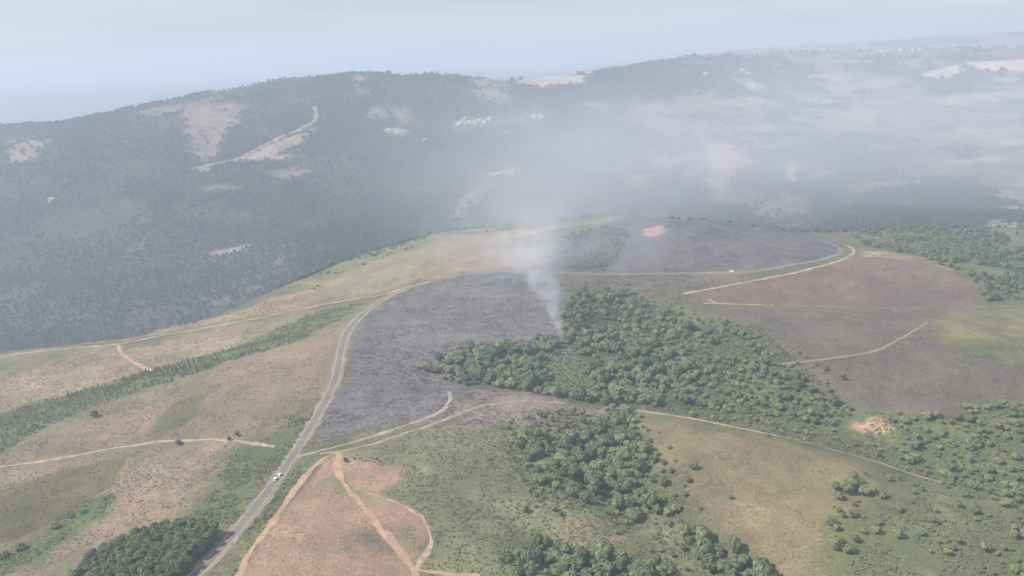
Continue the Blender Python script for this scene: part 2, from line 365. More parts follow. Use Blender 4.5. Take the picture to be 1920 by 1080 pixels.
# name, pixel polygon, colour, speckle colour, speckle amount, tree density, soft edge m, warp m
Z = [
    ('left', [(-500, 1200), (330, 1110), (545, 862), (638, 668), (660, 607), (720, 560), (640, 566), (480, 598), (220, 648), (0, 668), (-500, 780)], (0.220, 0.160, 0.115), GREEN, .45, 0, 6, 5),
    ('bank', [(-500, 745), (0, 664), (220, 640), (420, 592), (500, 560), (600, 540), (700, 552), (640, 563), (480, 594), (300, 626), (100, 654), (-500, 765)], DRY, HEATH, .40, 0, 6, 5),
    ('dry1', [(-200, 800), (0, 700), (220, 655), (420, 620), (520, 600), (470, 645), (300, 690), (150, 735), (-200, 830)], (0.285, 0.185, 0.140), HEATH, .42, 0, 10, 9),
    ('dry2', [(-300, 900), (60, 800), (180, 745), (330, 715), (480, 675), (610, 670), (610, 730), (590, 770), (440, 820), (200, 838), (0, 872), (-300, 930)], (0.255, 0.166, 0.126), (0.150, 0.130, 0.084), .47, 0, 10, 10),
    ('dry3', [(-300, 960), (0, 885), (200, 850), (420, 835), (520, 850), (470, 900), (330, 960), (170, 1020), (60, 1080), (-300, 1200)], (0.262, 0.172, 0.130), (0.160, 0.148, 0.088), .46, 0, 9, 9),
    ('olive_bank', [(690, 572), (640, 650), (625, 720), (560, 760), (480, 720), (430, 690), (480, 655), (600, 600)], (0.165, 0.135, 0.085), (0.22, 0.155, 0.11), .5, 0, 14, 12),
    ('green_bank', [(690, 568), (640, 600), (480, 650), (440, 655), (560, 595), (640, 572)], GREEN, OLIVE2, .35, 0, 6, 5),
    ('strip', [(-300, 860), (0, 775), (150, 733), (300, 688), (430, 655), (540, 625), (600, 590), (640, 575), (650, 590), (560, 640), (470, 665), (330, 712), (170, 765), (90, 800), (0, 850), (-300, 960)], GREEN, GREEN2, .5, 0, 5, 4),
    ('road_green', [(600, 760), (575, 800), (540, 860), (440, 985), (400, 1010), (330, 990), (380, 920), (430, 850), (500, 820), (560, 770)], (0.125, 0.128, 0.062), GREEN2, .5, 0, 8, 9),
    ('olive_a', [(-200, 960), (0, 920), (110, 882), (240, 858), (225, 905), (130, 960), (20, 1015), (-200, 1080)], (0.118, 0.104, 0.052), (0.140, 0.112, 0.066), .2, 0, 2, 2),
    ('olive_b', [(280, 802), (330, 756), (385, 738), (372, 770), (350, 797), (292, 812)], (0.118, 0.110, 0.056), (0.14, 0.115, 0.07), .2, 0, 2, 2),
    ('light_scrub', [(0, 1040), (90, 985), (165, 935), (215, 930), (200, 960), (100, 1025), (20, 1075), (-100, 1100)], (0.110, 0.150, 0.050), GREEN2, .5, 0, 4, 4),
    ('plantation', [(130, 1120), (170, 1060), (240, 1020), (330, 992), (410, 996), (418, 1016), (350, 1080), (320, 1120)], FLOOR, GREEN2, .5, 0, 4, 4),
    ('crest_grass', [(575, 556), (620, 520), (700, 484), (790, 455), (850, 437), (960, 428), (1050, 440), (940, 470), (800, 515), (720, 552), (640, 562)], (0.172, 0.155, 0.092), (0.235, 0.190, 0.130), .5, 0, 7, 8),
    ('crest_scrub', [(560, 530), (650, 488), (760, 455), (850, 432), (1000, 420), (1000, 428), (850, 444), (740, 476), (650, 510), (590, 545)], GREEN, OLIVE2, .4, .25, 6, 6),
    ('crest_pink', [(790, 524), (850, 490), (910, 468), (1010, 466), (1030, 490), (1000, 503), (900, 506), (830, 520)], (0.345, 0.225, 0.178), OLIVE2, .45, 0, 7, 8),
    ('crest_pale', [(930, 440), (1000, 428), (1045, 420), (1040, 432), (960, 446)], (0.40, 0.33, 0.26), OLIVE2, .45, 0, 3, 5),
    ('crest_pale2', [(1040, 424), (1100, 410), (1180, 402), (1170, 412), (1060, 428)], DRY2, GREEN, .5, .1, 4, 4),
    ('field', [(410, 1120), (470, 1040), (606, 866), (640, 850), (720, 858), (764, 876), (742, 905), (700, 922), (760, 945), (800, 985), (810, 1013), (785, 1060), (860, 1120)], (0.320, 0.195, 0.138), (0.25, 0.18, 0.125), .5, 0, 3, 3),
    ('field_green', [(590, 905), (630, 888), (660, 915), (720, 935), (640, 925)], (0.17, 0.135, 0.07), HEATH, .5, 0, 3, 3),
    ('field_grey', [(655, 1000), (700, 985), (745, 1020), (755, 1050), (700, 1045)], (0.20, 0.135, 0.105), (0.15, 0.12, 0.09), .5, 0, 4, 3),
    ('field_grey2', [(740, 990), (775, 985), (790, 1015), (775, 1050), (750, 1020)], (0.17, 0.13, 0.095), HEATH, .5, 0, 3, 3),
    ('verge', [(340, 1110), (470, 985), (560, 870), (620, 846), (600, 862), (540, 935), (440, 1075), (410, 1120)], (0.165, 0.150, 0.090), GREEN2, .5, 0, 2, 2),
    ('heath', [(640, 860), (720, 835), (830, 795), (950, 790), (1090, 775), (1150, 850), (1200, 950), (1300, 1040), (1420, 1130), (800, 1130), (785, 1060), (812, 1013), (795, 975), (720, 925), (765, 880)], HEATH, HEATH2, .5, 0, 4, 4),
    ('heath_dry', [(1050, 970), (1150, 985), (1230, 1040), (1200, 1060), (1100, 1015)], (0.27, 0.18, 0.11), HEATH2, .5, 0, 8, 8),
    ('burn_main', [(580, 842), (600, 790), (640, 705), (652, 640), (690, 595), (730, 562), (790, 536), (880, 512), (960, 508), (1035, 512), (1075, 540), (1080, 600), (1060, 660), (980, 700), (900, 720), (860, 720), (850, 750), (836, 766), (750, 800), (640, 834)], (0.072, 0.069, 0.078), (0.160, 0.145, 0.142), .5, 0, 4, 11),
    ('burn_strip', [(840, 768), (860, 745), (900, 725), (1000, 735), (1100, 752), (1190, 768), (1100, 790), (960, 796), (830, 800), (870, 778), (790, 800), (700, 830), (760, 805)], (0.075, 0.064, 0.060), (0.24, 0.185, 0.160), .5, 0, 6, 8),
    ('burn_dome', [(1020, 512), (1030, 490), (1060, 448), (1130, 420), (1200, 404), (1290, 413), (1400, 424), (1490, 436), (1560, 452), (1580, 470), (1480, 494), (1420, 506), (1250, 512)], (0.070, 0.067, 0.078), (0.135, 0.116, 0.114), .5, 0, 6, 15),
    ('dome_green', [(1030, 500), (1050, 450), (1130, 425), (1180, 440), (1160, 480), (1140, 508)], (0.052, 0.062, 0.040), (0.09, 0.08, 0.06), .4, .5, 12, 12),
    ('dome_bare', [(1200, 430), (1235, 422), (1252, 432), (1230, 442), (1205, 441)], (0.40, 0.28, 0.22), ASH, .3, 0, 4, 4),
    ('below_road', [(1040, 514), (1200, 518), (1420, 510), (1560, 488), (1600, 475), (1420, 528), (1280, 552), (1300, 575), (1230, 560), (1080, 540)], (0.085, 0.082, 0.060), (0.16, 0.12, 0.09), .45, 0, 4, 4),
    ('brown_hill', [(1280, 553), (1420, 528), (1520, 510), (1610, 474), (1700, 478), (1780, 505), (1830, 545), (1840, 572), (1700, 578), (1550, 574), (1340, 570)], (0.155, 0.098, 0.085), (0.120, 0.100, 0.070), .4, 0, 4, 5),
    ('brown_edge', [(1610, 470), (1700, 474), (1790, 500), (1780, 508), (1700, 486), (1620, 482)], (0.26, 0.20, 0.12), BROWN, .4, 0, 3, 3),
    ('grey_slope', [(1330, 578), (1500, 577), (1770, 582), (1745, 630), (1790, 660), (1930, 690), (1930, 745), (1760, 780), (1640, 770), (1540, 730), (1450, 660), (1410, 610)], GREYB, (0.135, 0.105, 0.085), .45, 0, 5, 7),
    ('olive_r', [(1770, 577), (2200, 570), (2200, 640), (1920, 650), (1760, 640), (1740, 610)], (0.175, 0.155, 0.070), GREYB, .35, 0, 7, 9),
    ('green_r', [(1590, 780), (1640, 770), (1760, 782), (1930, 745), (2200, 740), (2200, 1130), (1880, 1130), (1900, 960), (1760, 905), (1650, 850)], (0.100, 0.125, 0.052), (0.15, 0.14, 0.065), .45, .12, 6, 8),
    ('right_woods', [(1590, 440), (1700, 431), (1960, 427), (2200, 424), (2200, 565), (1850, 565), (1810, 515), (1730, 484), (1630, 464)], (0.085, 0.100, 0.052), (0.15, 0.13, 0.08), .4, .3, 8, 9),
    ('sand', [(1578, 792), (1600, 780), (1640, 786), (1652, 800), (1630, 812), (1595, 806)], (0.38, 0.235, 0.165), DRY2, .4, 0, 3, 6),
    ('meadow', [(1200, 775), (1300, 790), (1400, 810), (1500, 832), (1590, 856), (1640, 880), (1600, 960), (1560, 1060), (1540, 1130), (1470, 1130), (1400, 1060), (1290, 960), (1240, 870)], (0.168, 0.148, 0.074), (0.190, 0.145, 0.092), .42, 0, 7, 7),
    ('meadow_pink', [(1340, 960), (1400, 930), (1430, 960), (1440, 1020), (1400, 1045), (1360, 1000)], (0.30, 0.19, 0.14), OLIVE, .45, 0, 9, 9),
    ('olive_br', [(1650, 960), (1750, 920), (1870, 940), (1890, 1000), (1880, 1130), (1580, 1130), (1600, 1030)], (0.165, 0.150, 0.070), (.12, .135, .065), .5, 0, 12, 14),
    # ---- far side of the valley
    ('h_scrub', [(-500, 640), (-500, 440), (0, 425), (200, 410), (420, 430), (560, 470), (520, 520), (400, 585), (200, 640)], (0.048, 0.044, 0.041), (0.075, 0.062, 0.056), .5, .9, 60, 60),
    ('h_terrace', [(100, 395), (260, 380), (460, 395), (520, 408), (300, 415), (120, 425)], (0.075, 0.085, 0.042), HILL, .4, .5, 10, 10),
    ('h_pinkA', [(335, 205), (430, 190), (470, 195), (425, 250), (400, 300), (372, 303), (345, 265)], (0.24, 0.165, 0.135), HILL, .35, .1, 14, 14),
    ('h_pinkB', [(15, 265), (60, 255), (85, 275), (70, 300), (30, 315)], (0.25, 0.185, 0.145), HILL, .3, .1, 14, 14),
    ('h_crest', [(240, 212), (350, 192), (420, 178), (400, 192), (300, 215)], (0.22, 0.155, 0.13), HILL, .4, .1, 12, 12),
    ('h_firebreak', [(440, 304), (500, 274), (590, 238), (600, 240), (560, 268), (520, 290), (580, 290), (520, 300)], PALE, HILL2, .35, .05, 6, 6),
    ('h_bareA', [(490, 325), (560, 312), (580, 322), (540, 336)], (0.26, 0.20, 0.16), HILL, .45, .1, 8, 8),
    ('h_bareB', [(365, 318), (385, 310), (395, 318), (370, 324)], PALE, HILL, .2, 0, 5, 5),
    ('h_road', [(385, 478), (440, 462), (470, 456), (470, 464), (400, 482)], (0.30, 0.24, 0.20), HILL2, .3, 0, 4, 3),
    ('h_terB', [(370, 348), (450, 345), (450, 354), (380, 356)], (0.20, 0.16, 0.12), HILL, .3, 0, 6, 6),
    ('h_vill', [(725, 205), (760, 195), (770, 225), (735, 232)], (0.27, 0.19, 0.16), HILL, .4, .1, 12, 12),
    ('h_vill2', [(720, 240), (760, 240), (758, 250), (725, 252)], ROCK, HILL, .4, 0, 5, 5),
    ('h_vill3', [(830, 235), (880, 222), (960, 215), (1020, 212), (1010, 228), (940, 236), (860, 246)], (0.26, 0.22, 0.18), HILL, .5, .12, 14, 14),
    ('h_pinkC', [(845, 400), (880, 360), (905, 330), (915, 345), (895, 380), (870, 412)], (0.24, 0.16, 0.14), HILL, .4, .1, 12, 12),
    ('h_pinkD', [(915, 325), (970, 315), (975, 322), (925, 332)], (0.34, 0.22, 0.17), HILL, .3, 0, 6, 6),
    ('h_top', [(970, 156), (1030, 144), (1100, 142), (1098, 156), (1020, 164)], (0.42, 0.32, 0.26), HILL2, .3, 0, 8, 8),
    ('h_top2', [(880, 150), (960, 148), (960, 190), (900, 190)], (0.24, 0.17, 0.15), HILL, .4, .1, 16, 16),
    ('r_tri', [(1315, 265), (1360, 270), (1412, 300), (1375, 325), (1350, 362), (1318, 340)], (0.38, 0.26, 0.21), HILL2, .25, 0, 10, 10),
    ('r_a', [(1725, 135), (1800, 122), (1800, 142), (1740, 148)], ROCK, DRY2, .3, 0, 8, 8),
    ('r_b', [(1805, 116), (1960, 108), (1960, 130), (1860, 134), (1820, 124)], (0.60, 0.42, 0.34), ROCK, .3, 0, 8, 8),
    ('r_c', [(1720, 185), (1850, 172), (1960, 166), (1960, 184), (1800, 196)], (0.48, 0.38, 0.31), HILL2, .4, 0, 10, 10),
    ('r_d', [(1400, 155), (1440, 160), (1420, 172), (1395, 166)], ROCK, HILL2, .3, 0, 8, 8),
    ('r_e', [(1550, 165), (1680, 148), (1690, 158), (1560, 178)], (0.38, 0.30, 0.23), HILL2, .4, 0, 10, 10),
    ('r_f', [(1520, 230), (1600, 200), (1650, 205), (1620, 245), (1560, 258)], (0.36, 0.25, 0.20), HILL2, .35, 0, 14, 14),
    ('r_g', [(1330, 190), (1420, 180), (1470, 192), (1400, 208)], (0.32, 0.23, 0.19), HILL2, .35, 0, 14, 14),
    ('r_h', [(1770, 300), (1880, 292), (1880, 300), (1790, 308)], (0.40, 0.32, 0.26), HILL2, .3, 0, 8, 8),
    ('r_i', [(1470, 310), (1485, 300), (1492, 335), (1478, 345)], (0.45, 0.36, 0.30), HILL2, .3, 0, 6, 6),
    ('r_j', [(1600, 350), (1690, 335), (1690, 348), (1610, 362)], (0.34, 0.25, 0.20), HILL2, .4, 0, 10, 10),
    ('r_k', [(1880, 330), (1960, 320), (1960, 350), (1900, 350)], (0.42, 0.30, 0.23), HILL2, .4, 0, 10, 10),
]
ZONES = [(n, world(dens(list(p) + [p[0]], 22))[:-1], np.array(c), np.array(s), a, td, e, wp) for n, p, c, s, a, td, e, wp in Z]
ZW = {z[0]: z[1] for z in ZONES}

def cover(x, y, foreg):
    """base colour, speckle colour, speckle amount and tree density at world points"""
    n1, n2 = fbm(x, y, 420, 4, 61), fbm(x, y, 90, 4, 71)
    right = sstep(-100, 900, x - 0.05 * y)
    f = sstep(0.50 - 0.68 * right, 0.95 - 0.68 * right, 0.75 * n1 + 0.45 * n2)            # open patches on the hills
    h1, h2 = sstep(-.1, .6, fbm(x, y, 260, 4, 211))[:, None], sstep(.0, .6, fbm(x, y, 190, 4, 215))[:, None]
    hill_ = np.array(HILL)[None] * (1 - h1) + np.array((.036, .045, .029))[None] * h1
    hill_ = hill_ * (1 - .7 * h2) + np.array((.058, .048, .043))[None] * .7 * h2
    far_c = hill_ * (1 - f[:, None]) + np.array((0.25, 0.185, 0.155))[None] * f[:, None]
    pale = sstep(.38, .62, fbm(x, y * 1.6, 170, 4, 81, .6)) * right * .85
    far_c = far_c * (1 - pale[:, None]) + np.array((0.50, 0.40, 0.33))[None] * pale[:, None]
    near_c = np.tile(np.array((0.090, 0.105, 0.048)), (len(x), 1))
    base = np.where(foreg[:, None], near_c, far_c)
    spk = np.where(foreg[:, None], np.array((0.15, 0.13, 0.07)), np.array(HILL2))
    amt = np.full(len(x), .42)
    td = np.where(foreg, 0.0, (1 - f) * (1 - pale) * .9)
    warpx = fbm(x, y, 30, 4, 91, .62) + .5 * fbm(x, y, 90, 2, 93); warpy = fbm(x, y, 30, 4, 95, .62) + .5 * fbm(x, y, 90, 2, 97)
    for n, P, c, s, a, t, e, wp in ZONES:
        wp_, e_ = wp * 1.25, e * (1.5 if e > 3 else 1.1)
        d = sdist(x + wp_ * warpx, y + wp_ * warpy, P, e_ + 5)
        m = 1 - sstep(-e_, e_, d)
        i = m > 0
        mm = m[i][:, None]
        base[i] = base[i] * (1 - mm) + c * mm
        spk[i] = spk[i] * (1 - mm) + s * mm
        amt[i] = amt[i] * (1 - m[i]) + a * m[i]
        td[i] = td[i] * (1 - m[i]) + t * m[i]
    return base, spk, amt, td

fx_, fy_ = XX.ravel(), YY.ravel()
FORE = (dout < 40).ravel()
base, spk, amt, tdens = cover(fx_, fy_, FORE)
# drier and greener drifts so that no field is one flat tone
nb = fbm(fx_, fy_, 34, 4, 101)
nc = fbm(fx_ * .6 + fy_ * .5, fy_, 120, 3, 105)
# drifts of the second cover: streaks along the left slope, rounder patches elsewhere
rxv = np.interp(fy_, [p[1] for p in ROADLINE], [p[0] for p in ROADLINE])
leftm = FORE * sstep(4, 14, rxv - fx_) * sstep(900, 700, fy_)
ca, sa = math.cos(.75), math.sin(.75)
ua, ub = fx_ * ca + fy_ * sa, -fx_ * sa + fy_ * ca
stk = fbm(ua * .3, ub, 26, 4, 161, .6)
iso = fbm(fx_, fy_, 44, 5, 165, .65)
bs = np.minimum(sdist(fx_, fy_, ZW['burn_main'], 5), sdist(fx_, fy_, ZW['burn_dome'], 5)) < 0
stk2 = fbm(fx_ * .35 + fy_ * .2, fy_ - .3 * fx_, 30, 5, 221, .62)
drift = np.where(leftm > .5, stk, np.where(bs, stk2, iso))
g_ = (sstep(-.05, .75, drift) * np.clip(amt * 1.5, 0, .75))[:, None]
base = base * (1 - g_) + spk * g_
g_ = (leftm * .5 * sstep(-.05, .65, fbm(ua * .35 + 300, ub, 70, 4, 171, .55)) * sstep(.15, .22, base[:, 0]))[:, None]
base = base * (1 - g_) + np.array((.150, .138, .078)) * g_
base = base * (1 + 0.16 * nb + 0.10 * nc)[:, None]
base = base * (1 + .13 * fbm(fx_, fy_, 9, 2, 175))[:, None]
rough = np.clip(rd.ravel() / 5, 0, 1) * (FORE)
micro = (0.45 * fbm(fx_, fy_, 11, 2, 111) + 0.18 * fbm(fx_, fy_, 5, 1, 115)) * rough
smo = {'field': .4, 'olive_a': .3, 'burn_main': .8, 'meadow': .5}
ZT = ZB + micro.reshape(XX.shape)
rdm = sstep(4, 0, rd)
def hgt(x, y): return grid_interp(GX, GY, ZT, np.asarray(x, float), np.asarray(y, float))
def on(px, py):
    P, ok = march([(px, py)], hgt)
    return float(P[0, 0]), float(P[0, 1]), float(hgt(P[0, 0], P[0, 1]))

# ------------------------------------------------------------------ materials
def mat(name):
    m = bpy.data.materials.new(name)
    m.use_nodes = True
    b = m.node_tree.nodes['Principled BSDF']
    b.inputs['Roughness'].default_value = .9
    b.inputs['Specular IOR Level'].default_value = .15
    return m, m.node_tree.nodes, m.node_tree.links, b

def noise(N, L, vec, scale, detail=3, rough=.55):
    n = N.new('ShaderNodeTexNoise')
    n.inputs['Scale'].default_value, n.inputs['Detail'].default_value, n.inputs['Roughness'].default_value = scale, detail, rough
    L.new(vec, n.inputs['Vector'])
    return n.outputs['Fac']

def ramp(N, L, v, a, b, va=0.0, vb=1.0):
    r = N.new('ShaderNodeMapRange')
    r.inputs['From Min'].default_value, r.inputs['From Max'].default_value = a, b
    r.inputs['To Min'].default_value, r.inputs['To Max'].default_value = va, vb
    L.new(v, r.inputs['Value'])
    return r.outputs['Result']

def math_(N, L, op, a, b=None):
    n = N.new('ShaderNodeMath'); n.operation = op
    for i, v in enumerate((a, b)):
        if v is None: continue
        if isinstance(v, (int, float)): n.inputs[i].default_value = v
        else: L.new(v, n.inputs[i])
    return n.outputs[0]

def mix(N, L, f, a, b, mode='MIX'):
    n = N.new('ShaderNodeMixRGB'); n.blend_type = mode
    for s, v in zip(('Fac', 'Color1', 'Color2'), (f, a, b)):
        if isinstance(v, (int, float)): n.inputs[s].default_value = v
        elif isinstance(v, tuple): n.inputs[s].default_value = (*v, 1)
        else: L.new(v, n.inputs[s])
    return n.outputs['Color']

def ground_material():
    m, N, L, b = mat('land_cover')
    tc = N.new('ShaderNodeTexCoord').outputs['Object']
    a1 = N.new('ShaderNodeAttribute'); a1.attribute_name = 'cover'
    a2 = N.new('ShaderNodeAttribute'); a2.attribute_name = 'speckle'
    a3 = N.new('ShaderNodeAttribute'); a3.attribute_name = 'amount'
    nf = noise(N, L, tc, .33, 5, .68)
    nm = noise(N, L, tc, .07, 4, .6)
    s = math_(N, L, 'ADD', math_(N, L, 'MULTIPLY', nf, .7), math_(N, L, 'MULTIPLY', nm, .3))
    thr = math_(N, L, 'SUBTRACT', 0.72, math_(N, L, 'MULTIPLY', a3.outputs['Fac'], .5))
    f = ramp(N, L, math_(N, L, 'SUBTRACT', s, thr), -.03, .07)
    c = mix(N, L, f, a1.outputs['Color'], a2.outputs['Color'])
    nv = noise(N, L, tc, .9, 4, .7)
    nw = noise(N, L, tc, .018, 4, .6)
    c = mix(N, L, 1.0, c, mix(N, L, ramp(N, L, nv, .3, .7), (.56, .57, .58), (1.42, 1.41, 1.40)), 'MULTIPLY')
    c = mix(N, L, 1.0, c, mix(N, L, ramp(N, L, nw, .35, .65), (.86, .88, .90), (1.14, 1.12, 1.08)), 'MULTIPLY')
    L.new(c, b.inputs['Base Color'])
    bp = N.new('ShaderNodeBump'); bp.inputs['Strength'].default_value, bp.inputs['Distance'].default_value = .55, .8
    L.new(nf, bp.inputs['Height']); L.new(bp.outputs['Normal'], b.inputs['Normal'])
    return m

def soil_material(name, c1, c2, sc=.5, weed=0.0):
    m, N, L, b = mat(name)
    tc = N.new('ShaderNodeTexCoord').outputs['Object']
    n = noise(N, L, tc, sc, 5, .65)
    n2 = noise(N, L, tc, sc * .12, 3, .6)
    c = mix(N, L, ramp(N, L, n, .32, .68), c1, c2)
    c = mix(N, L, 1.0, c, mix(N, L, ramp(N, L, n2, .3, .7), (.82, .82, .82), (1.15, 1.15, 1.15)), 'MULTIPLY')
    if weed:
        c = mix(N, L, ramp(N, L, noise(N, L, tc, .16, 4, .65), .46, .62, 0, weed), c, (.17, .145, .09))
    L.new(c, b.inputs['Base Color'])
    return m

def leaf_material(name, c1, c2, c3):
    m, N, L, b = mat(name)
    oi = N.new('ShaderNodeObjectInfo')
    tc = N.new('ShaderNodeTexCoord').outputs['Object']
    n = noise(N, L, tc, 1.6, 3, .6)
    c = mix(N, L, oi.outputs['Random'], c1, c2)
    c = mix(N, L, ramp(N, L, n, .42, .72), c, c3)
    L.new(c, b.inputs['Base Color'])
    b.inputs['Roughness'].default_value = .75
    tr = N.new('ShaderNodeBsdfTranslucent'); L.new(c, tr.inputs['Color'])
    ms = N.new('ShaderNodeMixShader'); ms.inputs['Fac'].default_value = .30
    L.new(b.outputs['BSDF'], ms.inputs[1]); L.new(tr.outputs['BSDF'], ms.inputs[2])
    L.new(ms.outputs['Shader'], N['Material Output'].inputs['Surface'])
    return m

def plain(name, c, rough=.6, metal=0.0, var=.12, sc=2.0):
    m, N, L, b = mat(name)
    tc = N.new('ShaderNodeTexCoord').outputs['Object']
    n = noise(N, L, tc, sc, 3, .6)
    L.new(mix(N, L, ramp(N, L, n, .3, .7), tuple(v * (1 - var) for v in c), tuple(min(1, v * (1 + var)) for v in c)), b.inputs['Base Color'])
    b.inputs['Roughness'].default_value, b.inputs['Metallic'].default_value = rough, metal
    b.inputs['Specular IOR Level'].default_value = .4
    return m

M = dict(
    ground=ground_material(),
    dirt=soil_material('pale_dirt', (.36, .255, .185), (.46, .345, .26), weed=.7),
    orange=soil_material('orange_dirt', (.35, .225, .150), (.44, .300, .205), weed=.4),
    gravel=soil_material('verge_gravel', (.20, .170, .130), (.33, .27, .21), .25, weed=.6),
    grey=soil_material('grey_track', (.25, .22, .175), (.34, .30, .24), weed=.7),
    ashy=soil_material('ashy_track', (.24, .20, .17), (.38, .31, .26)),
    grass=soil_material('grassy_path', (.17, .16, .10), (.24, .22, .14)),
    asphalt=soil_material('worn_asphalt', (.160, .140, .122), (.205, .180, .155), .3),
    line=plain('worn_line_paint', (.62, .60, .56), .8, 0, .3, .4),
    broad=leaf_material('leaf_green', (.185, .220, .122), (.245, .265, .148), (.140, .180, .096)),
    dark=leaf_material('leaf_dark', (.130, .160, .096), (.170, .195, .112), (.102, .130, .078)),
    lime=leaf_material('leaf_yellowgreen', (.260, .285, .150), (.320, .310, .175), (.205, .240, .120)),
    pine=leaf_material('needle_green', (.140, .170, .088), (.175, .200, .102), (.108, .138, .070)),
    youngpine=leaf_material('young_needle', (.175, .200, .105), (.215, .232, .125), (.135, .165, .085)),
    scrub=leaf_material('scrub_leaf', (.235, .235, .140), (.295, .275, .172), (.190, .198, .112)),
    hill=leaf_material('hill_forest', (.072, .092, .064), (.105, .118, .080), (.056, .074, .052)),
    dry=leaf_material('dry_bracken', (.330, .235, .165), (.420, .305, .215), (.260, .205, .130)),
    heather=leaf_material('grey_heather', (.165, .142, .118), (.215, .178, .148), (.140, .135, .100)),
    char=leaf_material('charred_stubble', (.105, .098, .102), (.160, .150, .150), (.080, .076, .080)),
    bark=soil_material('bark', (.10, .075, .055), (.16, .125, .095), 3.0),
)

# ------------------------------------------------------------------ object helpers
def tag(o, label=None, cat=None, group=None, kind=None):
    if label: o['label'] = label
    if cat: o['category'] = cat
    if group: o['group'] = group
    if kind: o['kind'] = kind
    return o

def mesh_np(name, V, Fc, mt=None, smooth_=False):
    me = bpy.data.meshes.new(name)
    me.from_pydata([tuple(v) for v in V], [], [tuple(int(i) for i in f) for f in Fc])
    if mt: me.materials.append(mt)
    if smooth_: me.polygons.foreach_set('use_smooth', np.ones(len(me.polygons), bool))
    return me

def link(name, me, parent=None, loc=None):
    o = bpy.data.objects.new(name, me)
    col.objects.link(o)
    if parent: o.parent = parent
    if loc is not None: o.location = loc
    return o

def empty(name, loc, rz=0, s=1.0):
    o = bpy.data.objects.new(name, None)
    o.empty_display_size = .5
    col.objects.link(o)
    o.location = loc; o.rotation_euler = (0, 0, rz); o.scale = (s, s, s) if isinstance(s, (int, float)) else s
    return o

# ------------------------------------------------------------------ ground sheet
ny, nx = XX.shape
me = bpy.data.meshes.new('terrain')
nv = nx * ny
me.vertices.add(nv)
co = np.empty((nv, 3), np.float32)
co[:, 0], co[:, 1], co[:, 2] = fx_, fy_, ZT.ravel()
me.vertices.foreach_set('co', co.ravel())
ii = (np.arange(ny - 1)[:, None] * nx + np.arange(nx - 1)[None]).ravel()
q = np.stack([ii, ii + 1, ii + 1 + nx, ii + nx], 1).astype(np.int32)
nf_ = len(q)
me.loops.add(nf_ * 4); me.loops.foreach_set('vertex_index', q.ravel())
me.polygons.add(nf_)
me.polygons.foreach_set('loop_start', np.arange(nf_, dtype=np.int32) * 4)
me.update(calc_edges=True)
me.polygons.foreach_set('use_smooth', np.ones(nf_, bool))
for nm, arr in (('cover', base), ('speckle', spk)):
    at = me.attributes.new(nm, 'FLOAT_COLOR', 'POINT')
    c4 = np.ones((nv, 4), np.float32); c4[:, :3] = np.clip(arr, 0, 1)
    at.data.foreach_set('color', c4.ravel())
at = me.attributes.new('amount', 'FLOAT', 'POINT')
at.data.foreach_set('value', amt.astype(np.float32))
me.materials.append(M['ground'])
terrain = link('terrain', me)
tag(terrain, kind='structure')

# ------------------------------------------------------------------ road ribbons
def resample(P, step):
    P = np.asarray(P, float)
    d = np.r_[0, np.cumsum(np.hypot(*np.diff(P, axis=0).T))]
    n = max(2, int(d[-1] / step) + 1)
    t = np.linspace(0, d[-1], n)
    return np.stack([np.interp(t, d, P[:, 0]), np.interp(t, d, P[:, 1])], 1)

def ribbon(name, P, width, lift, mt, jit=0.0, off=0.0, taper=True):
    P = resample(P, 2.0)
    T = np.gradient(P, axis=0)
    T /= np.linalg.norm(T, axis=1)[:, None] + 1e-9
    Nn = np.stack([-T[:, 1], T[:, 0]], 1)
    n, K = len(P), 7
    s = np.arange(n) * 2.0
    V = []
    for k_ in range(K):
        a = (k_ / (K - 1) - .5) * width
        if k_ in (0, K - 1): a = a + jit * fbm(s + 500 * k_, s * 0 + 3.3 * k_ + P[0, 0], 9, 3, 121) * np.sign(a)
        Q = P + Nn * (np.zeros(n) + a + off)[:, None]
        V.append(np.c_[Q, hgt(Q[:, 0], Q[:, 1]) + (lift if 0 < k_ < K - 1 else lift - .05)])
    V = np.stack(V, 1).reshape(-1, 3)
    i = (np.arange(n - 1)[:, None] * K + np.arange(K - 1)[None]).ravel()
    Fq = np.stack([i, i + K, i + K + 1, i + 1], 1)[:, ::-1]
    return link(name, mesh_np(name, V, Fq, mt, True))

for n_, nm, mt in (('t1', 'dirt_track', 'orange'), ('t2', 'dirt_track', 'orange'), ('t2b', 'dirt_track', 'orange'), ('t3', 'dirt_track', 'ashy'), ('t4', 'dirt_track', 'grey'),
                   ('t5', 'dirt_track', 'dirt'), ('t6', 'dirt_track', 'dirt'), ('t7', 'dirt_track', 'orange'), ('t8', 'dirt_track', 'dirt'),
                   ('t9', 'dirt_track', 'dirt'), ('t10', 'dirt_track', 'dirt'), ('t10b', 'footpath', 'grass'), ('t11', 'footpath', 'grass'), ('t12', 'dirt_track', 'dirt'),
                   ('t13', 'footpath', 'dirt'), ('fb', 'firebreak', 'grey')):
    P, wd = RW[n_]
    o = ribbon(nm, P, wd, .16 if n_ != 'fb' else .8, M[mt], jit=1.3 if wd < 8 else 4)
    tag(o, kind='structure')
P, wd = RW['main']
tag(ribbon('road_verge', P, 10.0, .14, M['gravel'], jit=1.4), kind='structure')
tag(ribbon('upper_road_verge', RW['upper'][0], 5.4, .14, M['grey'], jit=1.0), kind='structure')
tag(ribbon('upper_road', RW['upper'][0], 4.2, .20, M['asphalt'], jit=.3), kind='structure')
road = tag(ribbon('asphalt_road', P, wd, .20, M['asphalt'], jit=.15), kind='structure')
for s_ in (-1, 1):
    o = ribbon('edge_line', P, .22, .262, M['line'], off=s_ * 2.8)
    o.parent = road

